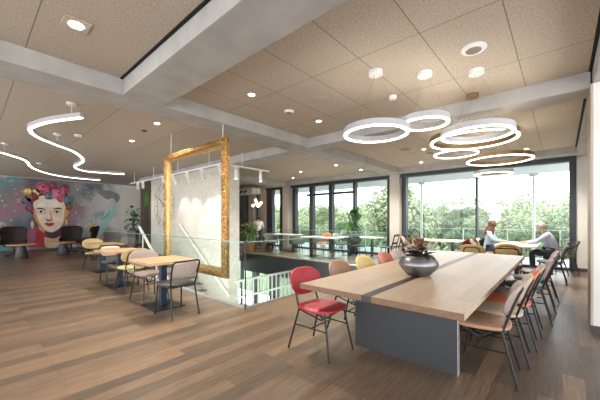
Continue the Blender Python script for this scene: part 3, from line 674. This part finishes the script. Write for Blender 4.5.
#SPLIT
# ------------------------------------------------------------------ chairs
def legs4(t, m, fx, fy, bx, by, top, zt, r=.0105, tx=.17, ty=.17):
    for x, y, ux, uy in ((fx, fy, tx, ty), (fx, -fy, tx, -ty), (bx, by, -tx, ty), (bx, -by, -tx, -ty)):
        part('leg', MB().tube([(ux, uy, zt), (x, y, 0)], r, 8), m, t)
def chair_pads(t, seat, back, bw, bh, be, bz, bx=-.235):
    part('seat', MB().pad(.47, .47, .048, 3.2, 36, lambda p: Vector((p.y, p.x * (1 - .12 * (p.y < 0) * min(1, -p.y / .22)), .435 + p.z - .25 * p.x * p.x * 0)), .14), seat, t)
    part('backrest', MB().pad(bw, bh, .036, be, 36, lambda p: Vector((bx - .34 * p.y + .7 * p.x * p.x - p.z, p.x, bz + p.y)), .12), back, t)
def oval_chair(label, seat, back, loc, rz, group):
    t = thing('dining_chair', label, 'chair', loc, rz, group)
    chair_pads(t, seat, back, .51, .285, 2.5, .705)
    legs4(t, 'black_metal', .255, .215, -.285, .215, 0, .44)
    b_ = MB().tube([(-.175, -.17, .44)] + smoothpath([(-.214, -.165, .56), (-.262, -.155, .70), (-.290, -.13, .765), (-.304, -.07, .785), (-.309, 0, .79), (-.304, .07, .785), (-.290, .13, .765), (-.262, .155, .70), (-.214, .165, .56)], 4) + [(-.175, .17, .44)], .0105, 8)
    part('back_frame', b_, 'black_metal', t)
    s_ = MB()
    for y in (1, -1):
        s_.tube([(.205, y * .186, .27), (-.217, y * .188, .27)], .007, 6); s_.tube([(.17, y * .17, .43), (0, 0, .30)], .007, 6); s_.tube([(-.17, y * .17, .43), (0, 0, .30)], .007, 6)
    s_.tube([(.0, -.187, .27), (0, .187, .27)], .007, 6)
    part('stretcher', s_, 'black_metal', t)
    return t
def framed_chair(label, seat, back, loc, rz, group):
    t = thing('framed_chair', label, 'chair', loc, rz, group)
    chair_pads(t, seat, back, .40, .215, 4.2, .675, -.225)
    legs4(t, 'black_metal', .225, .205, -.27, .205, 0, .44, .0125, .18, .185)
    part('back_frame', MB().tube([(-.18, -.19, .44), (-.242, -.205, .66)] + smoothpath([(-.277, -.205, .755), (-.292, -.185, .793), (-.295, -.15, .80), (-.297, 0, .80), (-.295, .15, .80), (-.292, .185, .793), (-.277, .205, .755)], 4) + [(-.242, .205, .66), (-.18, .19, .44)], .0125, 8), 'black_metal', t)
    part('seat_frame', MB().tube([(.18, -.185, .43), (.18, .185, .43), (-.18, .19, .43), (-.18, -.19, .43)], .011, 8, True), 'black_metal', t)
    return t
GC = 'chairs round the long oak table'
P0 = oval_chair('crimson leather chair at the near left corner of the long table', 'red', 'red', (-1.93, 2.53, 0), 0, GC)
for y, s_, b_, lb in ((3.27, 'brown', 'tan', 'tan backed chair behind the crimson one on the left side of the long table'), (3.93, 'mustard', 'yellow', 'butter yellow chair on the left side of the long table'),
                      (4.60, 'orange', 'orange', 'burnt orange chair left of the bowl on the long table'), (5.12, 'pink', 'pink', 'dusty pink chair behind the orange one, half hidden by the bowl'), (5.72, 'sand', 'sand', 'pale sand chair furthest along the left side of the long table')):
    dup(P0, (-1.96, y, 0), random.uniform(-.05, .05), lb, GC, dict(seat=s_, backrest=b_))
for y, s_, b_, lb in (((-0.56, 3.15), 'tan', 'taupe', 'taupe backed chair with tan seat nearest on the right side of the long table'), ((-0.52, 3.65), 'sand', 'sand', 'sand coloured chair second on the right side of the long table'),
                      ((-0.49, 4.14), 'orange', 'orange', 'orange chair third on the right side of the long table'), ((-0.46, 4.62), 'mauve', 'olive', 'olive beige chair fourth on the right side of the long table'),
                      ((-0.39, 5.25), 'charcoal', 'taupe', 'taupe chair with dark seat fifth on the right side of the long table'), ((-0.36, 5.95), 'taupe', 'mauve', 'mauve chair at the far right end of the long table')):
    dup(P0, (*y, 0), PI + (.06 if y[1] < 3.2 else random.uniform(.03, .12)), lb, GC, dict(seat=s_, backrest=b_))
dup(P0, (-.34, 6.72, 0), PI + .1, 'tan chair past the far right corner of the long table', GC, dict(seat='brown', backrest='tan'))
GL = 'chairs at the small oak tables'
F0 = framed_chair('pale mauve chair with black frame and dark seat, nearest at the small oak tables', 'charcoal', 'pink', (-4.26, 2.06, 0), PI + .06, GL)
dup(P0, (-5.36, 2.12, 0), .05, 'mauve leather chair on the mural side of the nearest small oak table', GL, dict(seat='mauve', backrest='mauve'))
dup(P0, (-6.32, 2.16, 0), PI, 'muted yellow chair at the middle small oak table', GL, dict(seat='mustard', backrest='mustard'))
dup(F0, (-7.5, 2.2, 0), 0, 'dark framed chair with pale pad on the mural side of the middle small table', GL, dict(seat='charcoal', backrest='pink'))
dup(P0, (-9.87, 2.42, 0), 0, 'muted yellow chair on the mural side of the furthest small oak table', GL, dict(seat='mustard', backrest='mustard'))

# ------------------------------------------------------------------ small oak tables
def small_table(x, y, label):
    t = thing('bistro_table', label, 'table', (x, y, 0), 0, 'small oak tables')
    part('table_top', MB().box(-.40, .40, -.37, .37, .712, .75), 'oak_small', t, .004, False)
    part('column', MB().box(-.046, .046, -.046, .046, .012, .70), 'blue_metal', t, .006, False)
    part('base_plate', MB().box(-.28, .28, -.24, .24, 0, .014), 'black_metal', t, .003, False)
    part('bracket', MB().box(-.20, .20, -.20, .20, .70, .712), 'black_metal', t, 0, False)
small_table(-4.82, 2.11, 'small oak table with dark blue post, nearest in the row by the void')
small_table(-7.0, 2.16, 'small oak table in the middle of the row by the void')
small_table(-9.3, 2.48, 'small oak table furthest in the row, nearest the mural')

# ------------------------------------------------------------------ long table and bowl
lt = thing('long_table', 'long light oak communal table with dark centre strip and slate grey panel legs', 'table', (-1.22, 4.35, 0))
for nm, x0, x1 in (('table_top', -.73, -.045), ('table_top', .045, .73)): part(nm, MB().box(x0, x1, -2.14, 2.14, .70, .75), 'oak', lt, .003, False)
part('centre_strip', MB().box(-.0445, .0445, -2.142, 2.14, .699, .7485), 'inlay', lt, 0, False)
for y in (-1.48, 1.42): part('panel_leg', MB().box(-.50, .53, y, y + .06, 0, .699), 'grey_panel', lt, .002, False)
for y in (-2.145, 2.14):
    for x0, x1 in ((-.73, -.0455), (.0455, .73)): part('shaded_end_grain', MB().box(x0, x1, y, y + .005, .701, .7495), 'shaded_end_grain', lt, 0, False)
part('lit_side_strip', MB().box(.53, .534, -1.48, -1.42, 0, .699), 'steel', lt, 0, False)  # pale strip paints window light onto the panel leg's right side
part('under_beam', MB().box(-.10, .10, -1.42, 1.42, .55, .698), 'grey_panel', lt, 0, False)
bw = thing('bowl', 'dark pewter glazed bowl standing on the centre strip of the long table', 'bowl', (-1.235, 3.45, .75))
part('vessel', MB().lathe([(0, 0), (.095, 0), (.125, .008), (.19, .072), (.216, .118), (.218, .130), (.207, .165), (.17, .218), (.158, .226), (.15, .220), (.18, .165), (.14, .15), (0, .15)], n=48), 'pewter', bw)
rnd = random.Random(11); pb = MB()
for k in range(70):
    a = rnd.uniform(0, 2 * PI); r_ = .15 * math.sqrt(rnd.random()); q = rnd.uniform(.010, .02); pb.ball((r_ * math.cos(a), r_ * math.sin(a), .162 + rnd.random() * .03), q, q * .8, q * .7, 1, .1)
part('pebbles', pb, 'pebble', bw)['kind'] = 'stuff'
ar = thing('flower_arrangement', 'dark leafy arrangement with brick red petals in the pewter bowl', 'plant', (-1.235, 3.45, .94))
lf = MB()
for k in range(40):
    a = rnd.uniform(0, 2 * PI); e_ = rnd.uniform(.15, 1.2); l = rnd.uniform(.14, .28); d = Vector((math.cos(a) * math.cos(e_), math.sin(a) * math.cos(e_), math.sin(e_)))
    lf.leaf(d * .03, d * l, rnd.uniform(.024, .046), rnd.uniform(.1, .5), .3)
part('dark_leaves', lf, 'leaf_dark', ar)
pt = MB()
for cx_, cy_, cz_ in ((.02, .06, .19), (.09, .10, .16)):
    for k in range(7):
        a = rnd.uniform(0, 2 * PI); e_ = rnd.uniform(-.2, 1.1); d = Vector((math.cos(a) * math.cos(e_), math.sin(a) * math.cos(e_), math.sin(e_))); c_ = Vector((cx_, cy_, cz_))
        pt.leaf(c_, c_ + d * rnd.uniform(.04, .07), .02, .2, .3, 4)
part('petals', pt, 'petal', ar)
pp = MB()
for k in range(14):
    a = rnd.uniform(0, 2 * PI); d = Vector((math.cos(a), math.sin(a), rnd.uniform(-.2, .9))).normalized(); c_ = Vector((-.07, -.03, .13)) if k < 7 else Vector((.0, -.1, .10)); pp.leaf(c_, c_ + d * rnd.uniform(.05, .08), .022, .2, .3, 4)
part('pale_petals', pp, 'petal_pale', ar)
tw = MB()
for k in range(7):
    a = rnd.uniform(0, 2 * PI); l = rnd.uniform(.10, .17); tw.tube(smoothpath([(0, 0, 0), (.05 * math.cos(a), .05 * math.sin(a), .08), (l * math.cos(a), l * math.sin(a), .10 + rnd.random() * .12), (l * 1.2 * math.cos(a + .3), l * 1.2 * math.sin(a + .3), .14 + rnd.random() * .1)], 4), .008, 6)
part('driftwood', tw, 'twig', ar)
def fl(cz): pass

# ------------------------------------------------------------------ lounge group by the mural
def wing(x, y, rz, label):
    t = thing('wing_chair', label, 'armchair', (x, y, 0), rz, 'dark lounge chairs before the mural')
    part('seat', MB().pad(.60, .56, .13, 3.2, 32, lambda p: Vector((p.y + .03, p.x, .36 + p.z)), .15), 'wing', t)
    def sh(p): return Vector((-.24 - .26 * p.y + 1.25 * p.x * p.x * (1 + .4 * (p.y > .05)) - p.z, p.x * (1 + .35 * max(0, p.y)), .76 + p.y))
    part('backrest', MB().pad(.74, .74, .07, 4, 36, sh, .05), 'wing', t)
    part('head_pad', MB().pad(.70, .28, .05, 3.5, 32, lambda p: sh(Vector((p.x, p.y + .215, p.z - .045))), .2), 'wing', t)
    for s_ in (1, -1): part('arm', MB().pad(.46, .20, .06, 3, 24, lambda p: Vector((p.x + .02, s_ * (.32 + p.z), .53 + p.y)), .1), 'wing', t)
    part('pedestal', MB().tube([(0, 0, .05), (0, 0, .36)], .03, 12), 'black_metal', t)
    for k in range(4):
        a = PI / 4 + k * PI / 2; part('foot', MB().taper((0, 0, .06), (.34 * math.cos(a), .34 * math.sin(a), .014), .022, .013), 'black_metal', t)
wing(-15.75, 1.22, -.1, 'dark brown wing chair furthest left before the mural')
wing(-15.85, 3.02, -.35, 'dark brown wing chair in the middle, beside the painted shoulder')
wing(-15.0, 3.45, -1.75, 'dark brown wing chair seen from the side, furthest right before the mural')
def lounge_table(x, y, label):
    t = thing('lounge_table', label, 'table', (x, y, 0), 0, 'round lounge tables')
    part('table_top', MB().lathe([(0, .47), (.40, .47), (.42, .48), (.42, .50), (.41, .51), (0, .51)], n=40), 'oak_small', t)
    part('cone_base', MB().lathe([(0, 0), (.19, 0), (.20, .02), (.11, .46), (0, .47)], n=32), 'charcoal', t)
lounge_table(-14.55, 1.33, 'round oak lounge table on a black cone, furthest left')
lounge_table(-14.75, 2.55, 'round oak lounge table on a black cone, in front of the middle wing chair')

# ------------------------------------------------------------------ dining area beyond the void
def dining_table(x, y, w, d, top, label, rz=0., posts=((0, 0),)):
    t = thing('dining_table', label, 'table', (x, y, 0), rz, 'tables by the windows')
    part('table_top', MB().box(-w / 2, w / 2, -d / 2, d / 2, .712, .745), top, t, .003, False)
    for px_, py_ in posts:
        part('column', MB().box(px_ - .04, px_ + .04, py_ - .04, py_ + .04, .012, .712), 'charcoal', t, 0, False)
        part('base_plate', MB().box(px_ - .22, px_ + .22, py_ - .22, py_ + .22, 0, .014), 'black_metal', t, 0, False)
dining_table(-2.95, 10.05, 1.35, .8, 'white_top', 'pale table by the right window, left of its mullion', 0, ((-.4, 0), (.4, 0)))
dining_table(-.87, 9.78, .86, 1.75, 'white_top', 'pale table where the two people sit at the right window', 0, ((0, -.5), (0, .5)))
dining_table(-5.75, 9.95, 1.6, .75, 'white_top', 'pale table right of the potted plant at the middle window', 0, ((-.5, 0), (.5, 0)))
dining_table(-6.75, 8.85, 1.5, .75, 'white_top', 'pale table just behind the far glass railing, left of the planter', 0, ((-.5, 0), (.5, 0)))
dining_table(-9.3, 9.6, 1.3, .75, 'white_top', 'pale table between the grey armchairs', 0, ((-.4, 0), (.4, 0)))
GD = 'chairs in the window dining area'
def D(x, y, rz, s_, b_, lb, src=None): return dup(src or P0, (x, y, 0), rz, lb, GD, dict(seat=s_, backrest=b_))
D(-7.25, 9.62, -PI / 2, 'orange', 'orange', 'orange seated chair at the far side of the table behind the void railing')
D(-6.3, 9.60, -PI / 2, 'charcoal', 'charcoal', 'dark chair beside the orange one at the table behind the void railing')
D(-6.72, 10.1, 0, 'grey', 'plaster', 'white backed chair in front of the planter')
D(-5.45, 9.28, PI / 2, 'charcoal', 'charcoal', 'black chair on the near side of the pale table right of the planter')
D(-3.75, 9.75, .2, 'brown', 'brown', 'chestnut chair at the left end of the pale table by the right window')
D(-3.35, 9.38, PI / 2, 'brown', 'brown', 'brown backed chair at the near side of the pale table by the right window')
D(-2.15, 9.70, PI * .8, 'grey', 'maroon', 'maroon backed chair left of the window mullion')
D(-1.98, 10.3, PI * .9, 'grey', 'charcoal', 'dark chair just left of the window mullion')
D(-1.62, 9.42, 0, 'taupe', 'taupe', 'taupe chair left of the woman at the right window')
D(-1.60, 10.12, 0, 'taupe', 'sand', 'sand backed chair the long-haired woman sits on')
D(-.93, 8.42, PI / 2, 'ply', 'ply', 'yellow plywood chair at the near end of the table where the people sit')
D(-1.48, 7.6, PI / 2, 'ply', 'ply', 'honey plywood chair behind the far end of the long table')
D(-.85, 7.55, PI / 2, 'mustard', 'ply', 'plywood chair with black arch frame beyond the long table', F0)
D(-.20, 8.6, PI, 'charcoal', 'grey', 'grey chair at the near right corner of the table where the people sit')
def slat_chair(x, y, rz, label):
    t = thing('slat_chair', label, 'chair', (x, y, 0), rz, 'black open-backed chairs')
    part('seat', MB().box(-.20, .21, -.21, .21, .43, .46), 'charcoal', t, .006, False)
    for sx_ in (-1, 1):
        part('leg', MB().taper((.18, sx_ * .18, .43), (.21, sx_ * .20, 0), .017, .013), 'black_metal', t)
        part('leg', MB().taper((-.18, sx_ * .18, .43), (-.24, sx_ * .20, 0), .017, .013), 'black_metal', t)
    b_ = MB()
    for y_ in (-.19, .19): b_.tube([(-.18, y_, .44), (-.30, y_, .88)], .017, 8)
    for z, w in ((.86, .035), (.60, .03)): b_.box(-.18 - (z - .44) * .27 - .012, -.18 - (z - .44) * .27 + .012, -.19, .19, z - w, z + w)
    part('backrest', b_, 'black_metal', t)
    return t
S0 = slat_chair(-4.42, 9.55, PI, 'black open-backed chair left of the window column, the nearer of two')
dup(S0, (-4.42, 10.15, 0), PI, 'black open-backed chair left of the window column, the farther of two', 'black open-backed chairs')
def tub(x, y, rz, label, m='grey'):
    t = thing('tub_armchair', label, 'armchair', (x, y, 0), rz, 'grey tub armchairs')
    part('seat', MB().pad(.50, .50, .09, 3, 28, lambda p: Vector((p.y, p.x, .38 + p.z)), .2), m, t)
    rings = []
    for k in range(19):
        a = math.radians(70 + k * 220 / 18); h_ = .30 * (.62 + .38 * math.sin(math.radians(k * 10)))
        ca, sa = math.cos(a), math.sin(a)
        rings.append([(ca * r_, sa * r_, z) for r_, z in ((.27, .38), (.30, .37), (.335, .40), (.345, .42 + h_), (.325, .46 + h_), (.295, .44 + h_))])
    part('backrest', MB().loft(rings), m, t)
    for a in (45, 135, 225, 315): part('leg', MB().taper((.2 * math.cos(math.radians(a)), .2 * math.sin(math.radians(a)), .385), (.27 * math.cos(math.radians(a)), .27 * math.sin(math.radians(a)), 0), .016, .011), 'black_metal', t)
    return t
T0 = tub(-9.55, 8.85, -.3, 'grey tub armchair nearest the leafy terracotta plant')
dup(T0, (-8.45, 9.35, 0), 2.6, 'grey tub armchair right of the table between the armchairs', 'grey tub armchairs')
dup(T0, (-10.35, 9.75, 0), 0, 'grey tub armchair left of the beige column by the window', 'grey tub armchairs')
dup(T0, (-8.1, 10.2, 0), 3.0, 'grey tub armchair at the middle window left of its doors', 'grey tub armchairs')
D(-.16, 10.0, PI, 'charcoal', 'charcoal', 'charcoal chair the grey-haired person sits on')
cc = thing('cord_chair', 'grey cord armchair by the right window jamb', 'chair', (.03, 10.3, 0), PI + .25)
part('seat', MB().pad(.46, .46, .04, 3, 24, lambda p: Vector((p.y, p.x, .42 + p.z)), .1), 'cord', cc)
part('back_frame', MB().tube(smoothpath([(.18, -.27, .64), (-.05, -.27, .66), (-.24, -.22, .78), (-.30, 0, .84), (-.24, .22, .78), (-.05, .27, .66), (.18, .27, .64)], 5), .013, 8), 'black_metal', cc)
cb = MB()
for k in range(22):
    a = math.radians(95 + k * 170 / 21); top = Vector((-.02 + .28 * math.cos(a), .27 * math.sin(a), .66 + .17 * max(0, -math.cos(a))))
    cb.tube([top, (.21 * math.cos(a), .21 * math.sin(a), .44)], .007, 5)
part('cord_back', cb, 'cord', cc)
for sx_, sy in ((1, 1), (1, -1), (-1, 1), (-1, -1)): part('leg', MB().tube([(sx_ * .18, sy * .27, .64), (sx_ * .22, sy * .26, 0)] if sx_ > 0 else [(-.16, sy * .18, .43), (-.25, sy * .22, 0)], .011, 8), 'black_metal', cc)

# planter with the big plant
rnd = random.Random(21)
pl = thing('potted_plant', 'big broad-leaved plant in a square charcoal planter at the middle window', 'plant', (-6.35, 10.4, 0))
part('planter', MB().lathe([(0, 0), (.24, 0), (.30, .84), (.27, .84), (.26, .78), (0, .78)], n=4), 'charcoal', pl, smooth=False)
lf = bush(MB(), 44, (0, 0, .44), (.38, .34, .34), .46, .095, rnd)
lf.leaf((-.15, -.1, .85), (-.30, -.2, 1.30), .10, .1); lf.leaf((.2, .1, .6), (.75, .2, .86), .09, .2); lf.leaf((-.2, -.1, .25), (-.75, -.25, .40), .09, .3)
part('foliage', lf, 'leaf', pl).location = (0, 0, .86)
sm = MB()
for k in range(9):
    a = k * .7; sm.tube([(0, 0, .76), (.05 * math.cos(a), .05 * math.sin(a), 1.1), (.22 * math.cos(a), .22 * math.sin(a), 1.5 + .03 * k)], .012, 6)
part('stem', sm, 'leaf', pl)
pl = thing('potted_plant', 'variegated bushy plant in a terracotta pot beyond the far railing', 'plant', (-10.15, 8.15, 0))
part('pot', MB().lathe([(0, 0), (.17, 0), (.24, .36), (.25, .40), (.21, .40), (.2, .34), (0, .34)], n=28), 'terracotta', pl)
part('foliage', bush(MB(), 330, (0, 0, .88), (.36, .36, .44), .15, .045, rnd), 'leaf_pale', pl)
part('stem', MB().tube([(0, 0, .34), (0, .02, .9)], .02, 6), 'bark', pl)

# bar corner
bc = thing('bar_counter', 'dark bar counter before the marble wall', 'bar counter', (-14.0, 9.5, 0))
part('front', MB().box(-1.3, 1.3, 0, .6, 0, 1.02), 'dark_wood', bc, 0, False); part('counter_top', MB().box(-1.35, 1.35, -.06, .64, 1.02, 1.06), 'charcoal', bc, 0, False)
struct('trim_bulkhead', MB().box(-14.6, -11.9, 9.75, 10.3, 2.74, ZB), 'plaster', 'white lowered bulkhead over the bar')
for k, x in enumerate((-13.1, -12.75, -12.4)):
    t = thing('bulkhead_spotlight', 'small black spotlight on the white bulkhead, %s of three' % ('leftmost', 'middle', 'rightmost')[k], 'spotlight', (x, 9.75, 2.9), 0, 'black spotlights on the bulkhead')
    part('lamp_can', MB().tube([(0, 0, 0), (0, -.05, 0), (.03, -.12, -.06), (.06, -.16, -.10)], .045, 12), 'charcoal', t); part('base_disc', MB().box(-.05, .05, -.02, .0, -.05, .05), 'charcoal', t)
ch = thing('globe_chandelier', 'cluster lamp of glowing amber glass globes by the bar', 'pendant lamp', (-11.3, 9.55, 2.2))
part('stem', MB().tube([(0, 0, .1), (0, 0, ZC - 2.2)], .008, 6), 'black_metal', ch)
for k, (x, y, z) in enumerate(((-.30, 0, -.10), (-.14, .1, .04), (.02, -.1, .16), (.10, .1, -.06), (.30, 0, .02), (.24, -.12, -.14), (-.05, 0, -.02))):
    a_ = part('arm', MB().tube([(0, 0, .1), (x * .6, y * .6, .1 + z * .2), (x, y, z + .05)], .006, 6), 'gold_metal', ch); part('globe', MB().ball((x, y, z), .062, sub=3), 'bulb', a_)

# ------------------------------------------------------------------ people
def skin(name, chains, mname, parent=None, sub=2):
    """chains: lists of (x, y, z, r); a chain may start with the index pair of an earlier joint"""
    bm = bmesh.new(); lay = bm.verts.layers.skin.verify(); V = {}
    first = True
    for c_ in chains:
        prev = None
        for q in c_:
            key = tuple(round(w, 4) for w in q[:3])
            if key in V: v = V[key]
            else:
                v = bm.verts.new(q[:3]); V[key] = v; r_ = q[3]; v[lay].radius = (r_, r_) if len(q) == 4 else (q[3], q[4])
                if first: v[lay].use_root = True; first = False
            if prev is not None and bm.edges.get((prev, v)) is None: bm.edges.new((prev, v))
            prev = v
    me = bpy.data.meshes.new('tmp'); bm.to_mesh(me); bm.free()
    o = bpy.data.objects.new('tmp', me); COL.objects.link(o)
    m = o.modifiers.new('s', 'SKIN'); m.use_smooth_shade = True
    m2 = o.modifiers.new('u', 'SUBSURF'); m2.levels = sub; m2.render_levels = sub
    dg = bpy.context.evaluated_depsgraph_get(); dg.update()
    out = bpy.data.meshes.new_from_object(o.evaluated_get(dg)); out.name = name
    bpy.data.objects.remove(o)
    for p in out.polygons: p.use_smooth = True
    return out
def lerp(a, b_, t): return tuple(a[i] + (b_[i] - a[i]) * t for i in range(3))
def hand(w, d, side, r=.0085):
    """palm and five fingers starting from wrist w in direction d (d unit, palm down)"""
    d = Vector(d).normalized(); w = Vector(w); s_ = d.cross(Vector((0, 0, 1))).normalized() * side; ch = []
    p = w + d * .05
    for k, (l, off) in enumerate(((.066, -.027), (.076, -.009), (.071, .009), (.056, .027))):
        a = p + d * .035 + s_ * off
        ch.append([(*w, .024), (*p, .026)] if k == 0 else [(*p, .026)])
        ch[-1] += [(*a, .0115), (*(a + d * l * .5 + Vector((0, 0, -.006))), r), (*(a + d * l * .95 + Vector((0, 0, -.022))), r * .85)]
    b_ = w + d * .028 - s_ * .028
    ch.append([(*(w + d * .05), .026), (*b_, .0125), (*(b_ + d * .035 - s_ * .02 + Vector((0, 0, -.008))), .0105), (*(b_ + d * .06 - s_ * .022 + Vector((0, 0, -.016))), .009)])
    return ch
def person(label, loc, rz, J, shirt, trousers, hairfn, hair_m):
    """J: named joints in local space, facing +x"""
    t = thing('person', label, 'person', loc, rz)
    h = Vector(J['head']); nk = J['neck']
    up = (h - Vector(nk)).normalized(); fwd = Vector(J.get('face', (1, 0, 0))).normalized(); sd = up.cross(fwd).normalized()
    chn = [[(*J['pelvis'], .125), (*J['waist'], .115), (*J['chest'], .135), (*nk, .055), (*(h - up * .05 + fwd * .012), .068), (*(h + fwd * .005), .088), (*(h + up * .06 - fwd * .008), .072)]]
    for s_ in 'LR':
        sh, el, wr = J['sh' + s_], J['el' + s_], J['wr' + s_]
        chn.append([(*J['chest'], .135), (*sh, .062), (*lerp(sh, el, .5), .049), (*el, .042), (*lerp(el, wr, .5), .037), (*wr, .027)])
        chn += hand(wr, Vector(wr) - Vector(el), 1 if s_ == 'L' else -1)
        hp, kn, an = J['hip' + s_], J['kn' + s_], J['an' + s_]
        chn.append([(*J['pelvis'], .125), (*hp, .088), (*lerp(hp, kn, .5), .076), (*kn, .058), (*lerp(kn, an, .4), .056), (*an, .038), (an[0] + .05, an[1], an[2] - .055, .032), (an[0] + .16, an[1], an[2] - .062, .026)])
    link('body', skin('body', chn, 'skin'), 'skin', t)
    sh_ = [[(J['pelvis'][0], J['pelvis'][1], J['pelvis'][2] - .05, .12), (*J['pelvis'], .168), (*J['waist'], .145), (*J['chest'], .155), (*lerp(J['chest'], nk, .62), .085)]]
    for s_ in 'LR':
        sh, el, wr = J['sh' + s_], J['el' + s_], J['wr' + s_]
        sh_.append([(*J['chest'], .155), (*sh, .080), (*lerp(sh, el, .5), .064), (*el, .056), (*lerp(el, wr, .8), .042)])
    link('shirt', skin('shirt', sh_, shirt), shirt, t)
    tr_ = []
    for s_ in 'LR':
        hp, kn, an = J['hip' + s_], J['kn' + s_], J['an' + s_]
        tr_.append([(J['pelvis'][0], J['pelvis'][1], J['pelvis'][2] + .0, .158), (*hp, .102), (*lerp(hp, kn, .5), .088), (*kn, .071), (*lerp(kn, an, .5), .066), (*lerp(kn, an, .93), .055)])
        sf = MB().pad(.26, .10, .07, 2.6, 20, lambda p: Vector((p.x + an[0] + .06, p.y + an[1], an[2] - .09 + p.z)), .1)
        part('shoe', sf, 'charcoal', t)
    link('trousers', skin('trousers', tr_, trousers), trousers, t)
    def at(a, b_, c_): return h + fwd * a + sd * b_ + up * c_
    for b_ in (-.034, .034): part('eye', MB().ball(at(.083, b_, .005), .012, sub=2), 'eye', t)
    part('nose', MB().taper(at(.086, 0, .0), at(.104, 0, -.032), .008, .015, 8), 'skin', t)
    part('mouth', MB().ball(at(.078, 0, -.062), .022, .022, .008, 2), 'lip', t)
    for b_ in (-.088, .088): part('ear', MB().ball(at(-.005, b_, -.01), .018, .012, .03, 2), 'skin', t)
    hm = MB(); hairfn(hm, at)
    part('hair', hm, hair_m, t)
    return t
def cap(hm, at, thick=.022, front=.35, low=-.06, puff=1.):
    """hair as a shell over the skull, open at the face"""
    rings = []
    for i in range(9):
        ph = i / 8 * 1.95; ring = []
        for k in range(24):
            a = k * 2 * PI / 24; ca, sa = math.cos(a), math.sin(a)
            p = min(ph, 1.95 - .95 * max(0, ca) ** .7)
            r_ = (.094 + thick) * puff
            ring.append(at(-.005 + r_ * 1.05 * math.sin(p) * ca, r_ * .93 * math.sin(p) * sa, .022 + r_ * 1.08 * math.cos(p)))
        rings.append(ring)
    hm.loft(rings)
def hair_long(hm, at):
    cap(hm, at, .026)
    rings = []
    for i, (w, d, z, x) in enumerate(((.095, .06, .02, -.03), (.115, .075, -.07, -.05), (.135, .075, -.15, -.07), (.145, .07, -.23, -.085), (.10, .05, -.30, -.09))):
        rings.append([at(x + d * math.cos(k * PI / 10), w * math.sin(k * PI / 10), z) for k in range(20)])
    hm.loft(rings)
def hair_short(hm, at): cap(hm, at, .022)
def hair_puff(hm, at):
    cap(hm, at, .030, puff=1.06)
seat = dict(pelvis=(0, 0, .55), waist=(.01, 0, .72), chest=(.04, 0, .92), neck=(.06, 0, 1.08), head=(.085, 0, 1.22),
            shL=(.03, .17, 1.0), shR=(.03, -.17, 1.0), hipL=(.06, .09, .53), hipR=(.06, -.09, .53), knL=(.44, .11, .53), knR=(.44, -.11, .53), anL=(.42, .11, .09), anR=(.42, -.11, .09))
W = dict(seat, elL=(.14, .22, .80), elR=(.14, -.22, .80), wrL=(.36, .12, .785), wrR=(.36, -.12, .785), face=(.35, .93, -.1))
person('person with long reddish hair and pale blue shirt at the window table', (-1.60, 10.12, 0), 0, W, 'shirt', 'jeans', hair_long, 'hair_brown')
Mn = dict(seat, waist=(.05, 0, .72), chest=(.12, 0, .92), neck=(.19, 0, 1.06), head=(.24, .0, 1.18), shL=(.11, .18, 1.0), shR=(.11, -.18, 1.0),
          elL=(.34, .24, .80), elR=(.32, -.26, .82), wrL=(.58, .16, .785), wrR=(.57, -.16, .79), face=(.35, -.93, -.12))
person('grey-haired person in a pale shirt leaning on the window table', (-.16, 10.0, 0), PI, Mn, 'lilac_shirt', 'jeans', hair_puff, 'hair_grey')
Wt = dict(pelvis=(0, 0, .86), waist=(.05, 0, 1.02), chest=(.14, 0, 1.20), neck=(.21, 0, 1.32), head=(.27, 0, 1.43), shL=(.13, .18, 1.26), shR=(.13, -.18, 1.26),
          elL=(.18, .24, 1.02), elR=(.18, -.24, 1.02), wrL=(.38, .16, .96), wrR=(.38, -.16, .96), hipL=(0, .09, .82), hipR=(0, -.09, .82), knL=(.03, .10, .47), knR=(.02, -.10, .47), anL=(-.03, .10, .09), anR=(-.01, -.10, .09), face=(1, 0, -.25))
person('dark-haired person in a white shirt bending over beside the bar', (-10.75, 9.15, 0), PI * .75, Wt, 'white_shirt', 'jeans', hair_short, 'hair_black')

# ------------------------------------------------------------------ light and camera
wd = bpy.data.worlds.new('World'); SC.world = wd; wd.use_nodes = True
N = wd.node_tree.nodes; L = wd.node_tree.links; bgn = N['Background']
tc = N.new('ShaderNodeTexCoord'); sp_ = N.new('ShaderNodeSeparateXYZ'); mr = N.new('ShaderNodeMapRange'); cr = N.new('ShaderNodeMix'); cr.data_type = 'RGBA'
L.new(tc.outputs['Generated'], sp_.inputs[0]); L.new(sp_.outputs['Z'], mr.inputs['Value']); mr.inputs['From Min'].default_value = 0; mr.inputs['From Max'].default_value = .6
cr.inputs[6].default_value = (.98, .99, 1, 1); cr.inputs[7].default_value = (.80, .90, 1, 1); L.new(mr.outputs[0], cr.inputs['Factor']); L.new(cr.outputs[2], bgn.inputs['Color'])
bgn.inputs['Strength'].default_value = 3.3
l = bpy.data.lights.new('sun', 'SUN'); l.energy = 2; l.angle = .35; l.color = (1, .96, .88); o = bpy.data.objects.new('sun', l); COL.objects.link(o); o.rotation_euler = (math.radians(38), 0, math.radians(25))
cam = bpy.data.cameras.new('camera'); cam.sensor_width = 36; cam.lens = 296 / 600 * 36; cam.shift_y = 20 / 600; cam.clip_start = .05; cam.clip_end = 600
o = bpy.data.objects.new('camera', cam); COL.objects.link(o); o.location = (0, 0, 1.38); o.rotation_euler = (PI / 2, 0, math.atan2(262, 296)); SC.camera = o
SC.view_settings.view_transform = 'Standard'; SC.view_settings.look = 'None'; SC.view_settings.exposure = .56; SC.view_settings.gamma = 1; SC.view_settings.use_curve_mapping = False
SC.cycles.use_denoising = True; SC.cycles.max_bounces = 10; SC.cycles.transparent_max_bounces = 24; SC.cycles.diffuse_bounces = 5; SC.cycles.sample_clamp_indirect = 6
